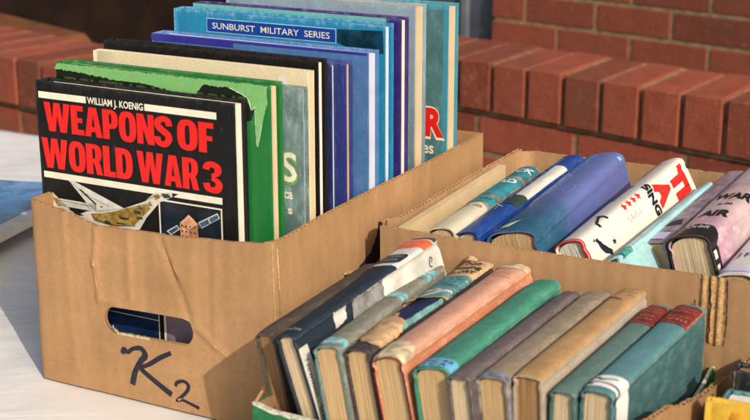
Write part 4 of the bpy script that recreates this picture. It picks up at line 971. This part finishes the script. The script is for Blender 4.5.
# ------------------------------------------------------------------ table, cloth, magazine
def cloth_mat():
    t = NT('white_plastic_cloth')
    big = t.noise(3.0, detail=4); col = t.mix(t.ramp(big, .3, .7), (.70, .69, .66), (.80, .79, .77))
    col = t.mix(t.ramp(t.noise(14, detail=7, rough=.7), .55, .75, 0, .25), col, (.50, .47, .42))
    n = t.bump(t.noise(5.5, t.mapping((1, 2.3, 1), rot=(0, 0, .6)), detail=4, dist=1.2), .25, .012); n = t.bump(t.noise(1.0, t.mapping((9, 30, 9), rot=(0, 0, -.35)), detail=3, dist=.6), .10, .003, n)
    return t.out(col, .42, n, .4)
t0 = thing('trestle_table', 'long trestle table under the white cloth and cartons', 'table', frame(Vector((0, 1.2, -.75)), Vector((1, 0, 0)), Vector((0, 1, 0)), Z))
TU0, TU1, TV0, TV1 = -.80, 1.35, -.62, .780
M_wood = plain('table_board', (.28, .18, .10), .6)
mt = t0.matrix_world.inverted()
def poly_prism(pts, z0, z1):
    n = len(pts); vs = [Vector((p.x, p.y, z0)) for p in pts]+[Vector((p.x, p.y, z1)) for p in pts]
    return vs, [list(range(n))[::-1], list(range(n, 2*n))]+[[i, (i+1) % n, n+(i+1) % n, n+i] for i in range(n)]
vs, fs = poly_prism([w(TU0+.01, TV0+.01), w(TU1-.01, TV0+.01), w(TU1-.01, TV1-.01), w(TU0+.01, TV1-.01)], -.03, -.006)
obj('table_top', mesh([mt @ v for v in vs], fs), M_wood, t0)
for (a, b) in ((TU0+.1, TV0+.1), (TU1-.1, TV0+.1), (TU1-.1, TV1-.1), (TU0+.1, TV1-.1)):
    vs, fs = poly_prism([w(a-.02, b-.02), w(a+.02, b-.02), w(a+.02, b+.02), w(a-.02, b+.02)], -.75, -.03)
    obj('leg', mesh([mt @ v for v in vs], fs), plain('leg_steel', (.3, .3, .3), .4), t0)
cv, cf = [], []
NU, NV = 150, 110
def cz(u, v):
    z = 0
    near = 0
    # keep flat under cartons, creased elsewhere
    inside_c = (-.02 < u < .29 and -.02 < v < .47) or (.26 < u < 1.0 and -.32 < v < .49)
    k = .15 if inside_c else 1
    z = k*(.0022*n3(u*9, v*5, 0)+.0016*n3(u*22+v*9, v*8, 5)) - .0012
    z += (0 if inside_c else 1)*.0025*max(0, n3((u+v*.5)*16, (v-u*.4)*3, 9))
    return min(z, .0007 if not inside_c else .0)
ext = .22
for j in range(NV+1):
    for i in range(NU+1):
        a = i/NU; b = j/NV
        uu = TU0-ext+(TU1-TU0+2*ext)*a; vv = TV0-ext+(TV1-TV0+2*ext)*b
        du = max(0, TU0-uu)-max(0, uu-TU1); dv = max(0, TV0-vv)-max(0, vv-TV1)
        ov = max(abs(du), abs(dv)); cu_ = min(max(uu, TU0), TU1); cv_ = min(max(vv, TV0), TV1)
        if ov > 0:
            fold = .015*sin(uu*38)+.015*sin(vv*41)
            s1 = -1 if uu < TU0 else (1 if uu > TU1 else 0); s2 = -1 if vv < TV0 else (1 if vv > TV1 else 0)
            kk = min(1, ov/.1)
            cv.append(w(cu_+s1*(.004+kk*(.012+fold)), cv_+s2*(.004+kk*(.012+fold)), -ov))
        else: cv.append(w(cu_, cv_, cz(cu_, cv_)))
for j in range(NV):
    for i in range(NU): q = j*(NU+1)+i; cf.append((q, q+1, q+NU+2, q+NU+1))
o = obj('tablecloth', mesh(cv, cf), cloth_mat(), None, True)
o['label'] = 'creased white plastic cloth covering the table under the cartons'; o['category'] = 'tablecloth'

def mag_mat():
    t = NT('sea_photo_cover'); uv = t.n('ShaderNodeUVMap'); uv.uv_map = 'UVMap'; sep = t.n('ShaderNodeSeparateXYZ'); t.l(uv.outputs[0], sep.inputs[0])
    y = t.math('ADD', sep.outputs[1], t.math('MULTIPLY', t.math('SUBTRACT', t.noise(30), .5), .1))
    cr = t.n('ShaderNodeValToRGB'); t.l(y, cr.inputs[0]); e = cr.color_ramp.elements
    e[0].position = 0; e[0].color = (.015, .05, .09, 1); e[1].position = 1; e[1].color = (.25, .45, .75, 1)
    for p, c in ((.25, (.02, .10, .12)), (.45, (.03, .16, .26)), (.65, (.02, .12, .36)), (.8, (.10, .28, .6))):
        q = cr.color_ramp.elements.new(p); q.color = (*c, 1)
    st = t.noise(1.0, t.mapping((6, 45, 1), 'UV'), detail=4)
    col = t.mix(t.ramp(st, .5, .8, 0, .5), cr.outputs[0], (.12, .35, .45))
    col = t.mix(t.ramp(t.noise(22, detail=9, rough=.7), .45, .6, 0, .6), col, (.01, .05, .08)); return t.out(col, .25, None, .4, .2)
def strip_grid(nm, par, fn, a0, a1, b0, b1, mat, na=16, nb=16):
    vs, fs, uvs = [], [], []
    for j in range(nb+1):
        for i in range(na+1):
            a = a0+(a1-a0)*i/na; b = b0+(b1-b0)*j/nb; vs.append(fn(a, b)); uvs.append((a, b))
    for j in range(nb):
        for i in range(na): q = j*(na+1)+i; fs.append((q, q+1, q+na+2, q+na+1))
    return obj(nm, mesh(vs, fs, uvs), mat, par, True)
# magazine lying at the left: page of 0.28 x 0.21 m, its near edge lifted in a curl
MO = Vector((-.470, 1.490, .002)); MX = Vector((-.965, .262, 0)).normalized(); MY = Vector((.262, .965, 0)).normalized()
mg = thing('magazine', 'glossy magazine with a blue sea photograph and white margin, left of the marked carton', 'magazine', frame(MO, MX, MY, Z))
def fm(a, b, off=0):
    x = a*.28; y = b*.36
    return Vector((x, y, .004+.022*exp(-((a)/.25)**2)*(1-.4*b)+.006*sin(a*3)+off))
strip_grid('front_cover', mg, lambda a, b: fm(a, b, .012), 0, 1, 0, 1, M_wj, 20, 20)
strip_grid('cover_photograph', mg, lambda a, b: fm(a, b, .0126), .07, 1, .16, .995, mag_mat(), 20, 20)
vs, fs = [], []
for i in range(21):
    for (b, off) in ((0, .012), (0, 0)): vs.append(fm(i/20, b, off))
for i in range(20): fs.append((i*2, i*2+2, i*2+3, i*2+1))
for j in range(21):
    for (off) in (.012, 0): vs.append(fm(0, j/20, off))
for j in range(20): q = 42+j*2; fs.append((q, q+1, q+3, q+2))
obj('page_edges', mesh(vs, fs), P_white, mg)
strip_grid('back_cover', mg, lambda a, b: fm(a, b, 0), 0, 1, 0, 1, M_wj, 20, 20)

# ------------------------------------------------------------------ brick walls and background
def brick_mat(name, c):
    t = NT(name)
    oi = t.n('ShaderNodeAttribute'); oi.attribute_name = 'tone'; oi.attribute_type = 'GEOMETRY'
    base = t.mix(oi.outputs['Fac'], dk(c, .72), (c[0]*1.25, c[1]*1.15, c[2]*1.1))
    col = t.mix(t.ramp(t.noise(16, detail=8, rough=.7), .4, .75, 0, .5), base, dk(c, .45))
    col = t.mix(t.ramp(t.noise(45, detail=8, rough=.75), .54, .66, 0, .5), col, (c[0]*1.35, c[1]*2.1, c[2]*2.4))
    col = t.mix(t.ramp(t.noise(7, detail=6), .45, .7, 0, .35), col, (.12, .075, .05))
    n = t.bump(t.noise(60, detail=9, rough=.75), .9, .006)
    return t.out(col, .85, n, .25)
M_brick = brick_mat('red_brick', (.31, .083, .047))
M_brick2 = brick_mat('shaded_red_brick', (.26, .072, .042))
M_mortar = plain('mortar', (.29, .21, .12), .95, .1, .35, 40)
class Boxes:
    def __init__(s): s.bm = bmesh.new(); s.l = s.bm.verts.layers.float.new('tone')
    def add(s, o, ax, ay, az, jit=0.):
        """box from corner o spanned by three edge vectors, edges softened by inset top corners"""
        tone = random.random(); c = o+(ax+ay+az)/2; vs = []
        e = .0025
        lx, ly, lz = ax.length, ay.length, az.length
        for k in range(3):
            A, B, Cc = ((ax, ay, az), (ay, az, ax), (az, ax, ay))[k]
            for sa in (0, 1):
                quad = []
                for (sb, sc) in ((0, 0), (1, 0), (1, 1), (0, 1)):
                    p = o + A*sa + B*(e/B.length if sb == 0 else 1-e/B.length) + Cc*(e/Cc.length if sc == 0 else 1-e/Cc.length)
                    v = s.bm.verts.new(p); v[s.l] = tone; quad.append(v)
                vs.append((k, sa, quad))
        s.hull(vs)
    def hull(s, vs):
        allv = [v for _, _, q in vs for v in q]
        bmesh.ops.convex_hull(s.bm, input=allv, use_existing_faces=False)
    def build(s, name, mat, parent, inv=None):
        me = bpy.data.meshes.new(name)
        if inv is not None: bmesh.ops.transform(s.bm, matrix=inv, verts=s.bm.verts[:])
        s.bm.to_mesh(me); s.bm.free(); return obj(name, me, mat, parent)
def brick_wall(name, label, P, ang, length, back, zt_face, zb_face, skew, ztop_extra=0, coping=True, ground=-.75, mod=.0905, mat=None, off0=0.):
    """P: point on the front face at its start; runs in direction ang; coping of bricks on edge"""
    d = Vector((cos(radians(ang)), sin(radians(ang)), 0)); nrm = Vector((-d.y, d.x, 0))
    if nrm.y < 0: nrm = -nrm
    root = thing(name, label, 'wall', frame(Vector((P.x, P.y, ground)), d, nrm, Z)); inv = root.matrix_world.inverted()
    mat = mat or M_brick
    if coping:
        sk = Vector((cos(radians(skew)), sin(radians(skew)), 0)); sk *= back/sk.dot(nrm)
        B = Boxes(); n = int(length/mod)
        for i in range(n):
            o = P + d*(i*mod+.005+off0) - nrm*.010; o.z = zb_face+random.uniform(-.001, .001)
            B.add(o, d*(mod-.011), sk, Z*(zt_face-zb_face-.002+random.uniform(-.001, .0015)))
        B.build('coping', mat, root, inv)
        vs, fs = poly_prism([P+nrm*.004, P+d*length+nrm*.004, P+d*length+sk*.97, P+sk*.97], zb_face-.010, zt_face-.005)
        obj('mortar_bed', mesh([inv @ v for v in vs], fs), M_mortar, root)
    top = zb_face-.012 if coping else zt_face
    B = Boxes(); ch = .086; r = 0; z = top-.076
    while z > ground-.02:
        x = -(.12 if r % 2 else 0)+off0*1.0
        while x < length:
            x0 = max(x, 0); x1 = min(x+.2415, length)
            if x1-x0 > .03: B.add(Vector((P.x, P.y, z))+d*x0+nrm*.0, d*(x1-x0), nrm*(max(.12, back*.8)+.004), Z*.0755)
            x += .2525
        z -= ch; r += 1
    B.build('brickwork', mat, root, inv)
    vs, fs = poly_prism([P+nrm*.003+d*.012, P+d*(length-.008)+nrm*.003, P+d*(length-.008)+nrm*max(.12, back*.8), P+nrm*max(.12, back*.8)+d*.012], ground, top-.002)
    obj('mortar_core', mesh([inv @ v for v in vs], fs), M_mortar, root)
    return root
D43 = Vector((cos(radians(-43)), sin(radians(-43)), 0))
PR = Vector((.2146, 2.9147, 0))
brick_wall('brick_wall', 'low red brick wall topped with bricks on edge, right of and behind the cartons', PR-D43*.49, -43, 2.4, .235, .006, -.100, 57, off0=-.0055)
PL = Vector((-.8206, 3.0077, 0))
brick_wall('brick_wall', 'low red brick wall with brick on edge top, at the far left behind the table', PL-D43*1.2, -43, 1.62, .235, .006, -.100, 50, off0=.02)
PF = Vector((.36, 4.30, 0))
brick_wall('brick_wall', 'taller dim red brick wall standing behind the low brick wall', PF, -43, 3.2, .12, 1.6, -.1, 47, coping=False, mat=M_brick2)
# slate blue door left of the tall wall
nF = Vector((-D43.y, D43.x, 0))
def bgbox(name, parent, o, dx, dy, z0, z1, mat):
    inv = parent.matrix_world.inverted() if parent is not None else Matrix.Identity(4)
    vs, fs = poly_prism([o, o+dx, o+dx+dy, o+dy], z0, z1); return obj(name, mesh([inv @ v for v in vs], fs), mat, parent)
M_slate = plain('slate_blue_paint', (.085, .10, .125), .5, .4, .3, 8)
M_slate2 = plain('slate_blue_paint_pale', (.15, .17, .20), .45, .4, .3, 8)
dr = thing('door', 'slate blue grey painted door beside the tall brick wall', 'door', frame(PF-D43*.31+nF*.02-Z*.75, D43, nF, Z))
bgbox('door_panel', dr, PF-D43*.30+nF*.03, D43*.29, nF*.04, -.75, 1.3, M_slate)
bgbox('door_stile', dr, PF-D43*.135+nF*.012, D43*.022, nF*.017, -.75, 1.3, M_slate2)
M_dark = plain('shade_brown_backdrop', (.030, .014, .008), .8, .2, .5, 5)  # the background's shade put into the colour of these boards
dw = thing('shade_backdrop_wall', 'near black boarded backdrop coloured as the shade behind the tall books', 'wall', frame(PF-D43*3.0+nF*.1-Z*.75, D43, nF, Z))
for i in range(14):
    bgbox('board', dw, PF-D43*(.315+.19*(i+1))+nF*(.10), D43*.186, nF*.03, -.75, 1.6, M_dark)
# sloping rendered stringer at the left
M_rend = plain('brown_render', (.17, .062, .024), .85, .2, .3, 10)
st = thing('stair_flank', 'brown rendered stair flank with a slanting end, at the upper left', 'wall', frame(Vector((-1.2, 3.6, -.75)), D43, nF, Z))
o0 = Vector((-.98, 3.45, 0))
prof = [(-1.4, -.75), (.62, -.75), (.60, -.16), (.44, -.045), (-1.4, .02)]
inv = st.matrix_world.inverted()
n = len(prof); vs = []
for k in (0, 1):
    for (x, z) in prof: vs.append(inv @ (o0+D43*(x-.35)+nF*(.25*k)+Z*z))
obj('flank_body', mesh(vs, [list(range(n))[::-1], list(range(n, 2*n))]+[[i, (i+1) % n, n+(i+1) % n, n+i] for i in range(n)]), M_rend, st)

# ground
t = NT('grey_paving'); M_gr = t.out(t.mix(t.ramp(t.noise(6, detail=7), .35, .7), (.16, .145, .13), (.24, .22, .20)), .85, t.bump(t.noise(40, detail=5), .4, .004), .25)
g = obj('pavement', mesh([(-40, -40, -.75), (40, -40, -.75), (40, 40, -.75), (-40, 40, -.75)], [(0, 1, 2, 3)]), M_gr); g['kind'] = 'structure'

# ------------------------------------------------------------------ light
AZ, EL = radians(-65), radians(32)
sv = Vector((cos(AZ)*cos(EL), sin(AZ)*cos(EL), sin(EL)))
wd = bpy.data.worlds.new('World'); S.world = wd; wd.use_nodes = True
nt = wd.node_tree; bg = nt.nodes['Background']; sky = nt.nodes.new('ShaderNodeTexSky'); sky.sky_type = 'NISHITA'; sky.sun_disc = False
sky.dust_density = 5; sky.ozone_density = .6; sky.sun_elevation = EL; sky.sun_rotation = atan2(sv.x, sv.y); nt.links.new(sky.outputs[0], bg.inputs[0]); bg.inputs[1].default_value = .13
sl = bpy.data.lights.new('sun', 'SUN'); sl.energy = 3.6; sl.angle = radians(.55); sl.color = (1, .90, .76)
so = bpy.data.objects.new('sun', sl); COL.objects.link(so); so.rotation_mode = 'QUATERNION'; so.rotation_quaternion = sv.to_track_quat('Z', 'Y')

# ------------------------------------------------------------------ camera
cam = bpy.data.cameras.new('camera'); co = bpy.data.objects.new('camera', cam); COL.objects.link(co)
cam.sensor_width = 36; cam.lens = 1400/750*36; cam.clip_start = .05; cam.clip_end = 200
co.location = (0, 0, .53); co.rotation_euler = (radians(90)-math.atan(410/1400), 0, 0)
cam.dof.use_dof = True; cam.dof.focus_distance = 1.36; cam.dof.aperture_fstop = 11
S.camera = co
S.cycles.use_denoising = True
S.cycles.denoising_prefilter = 'NONE'
S.cycles.denoising_input_passes = 'RGB_ALBEDO_NORMAL'
S.view_settings.view_transform = 'Standard'; S.view_settings.look = 'None'; S.view_settings.gamma = 1; S.view_settings.exposure = -0.1
S.view_settings.use_curve_mapping = False
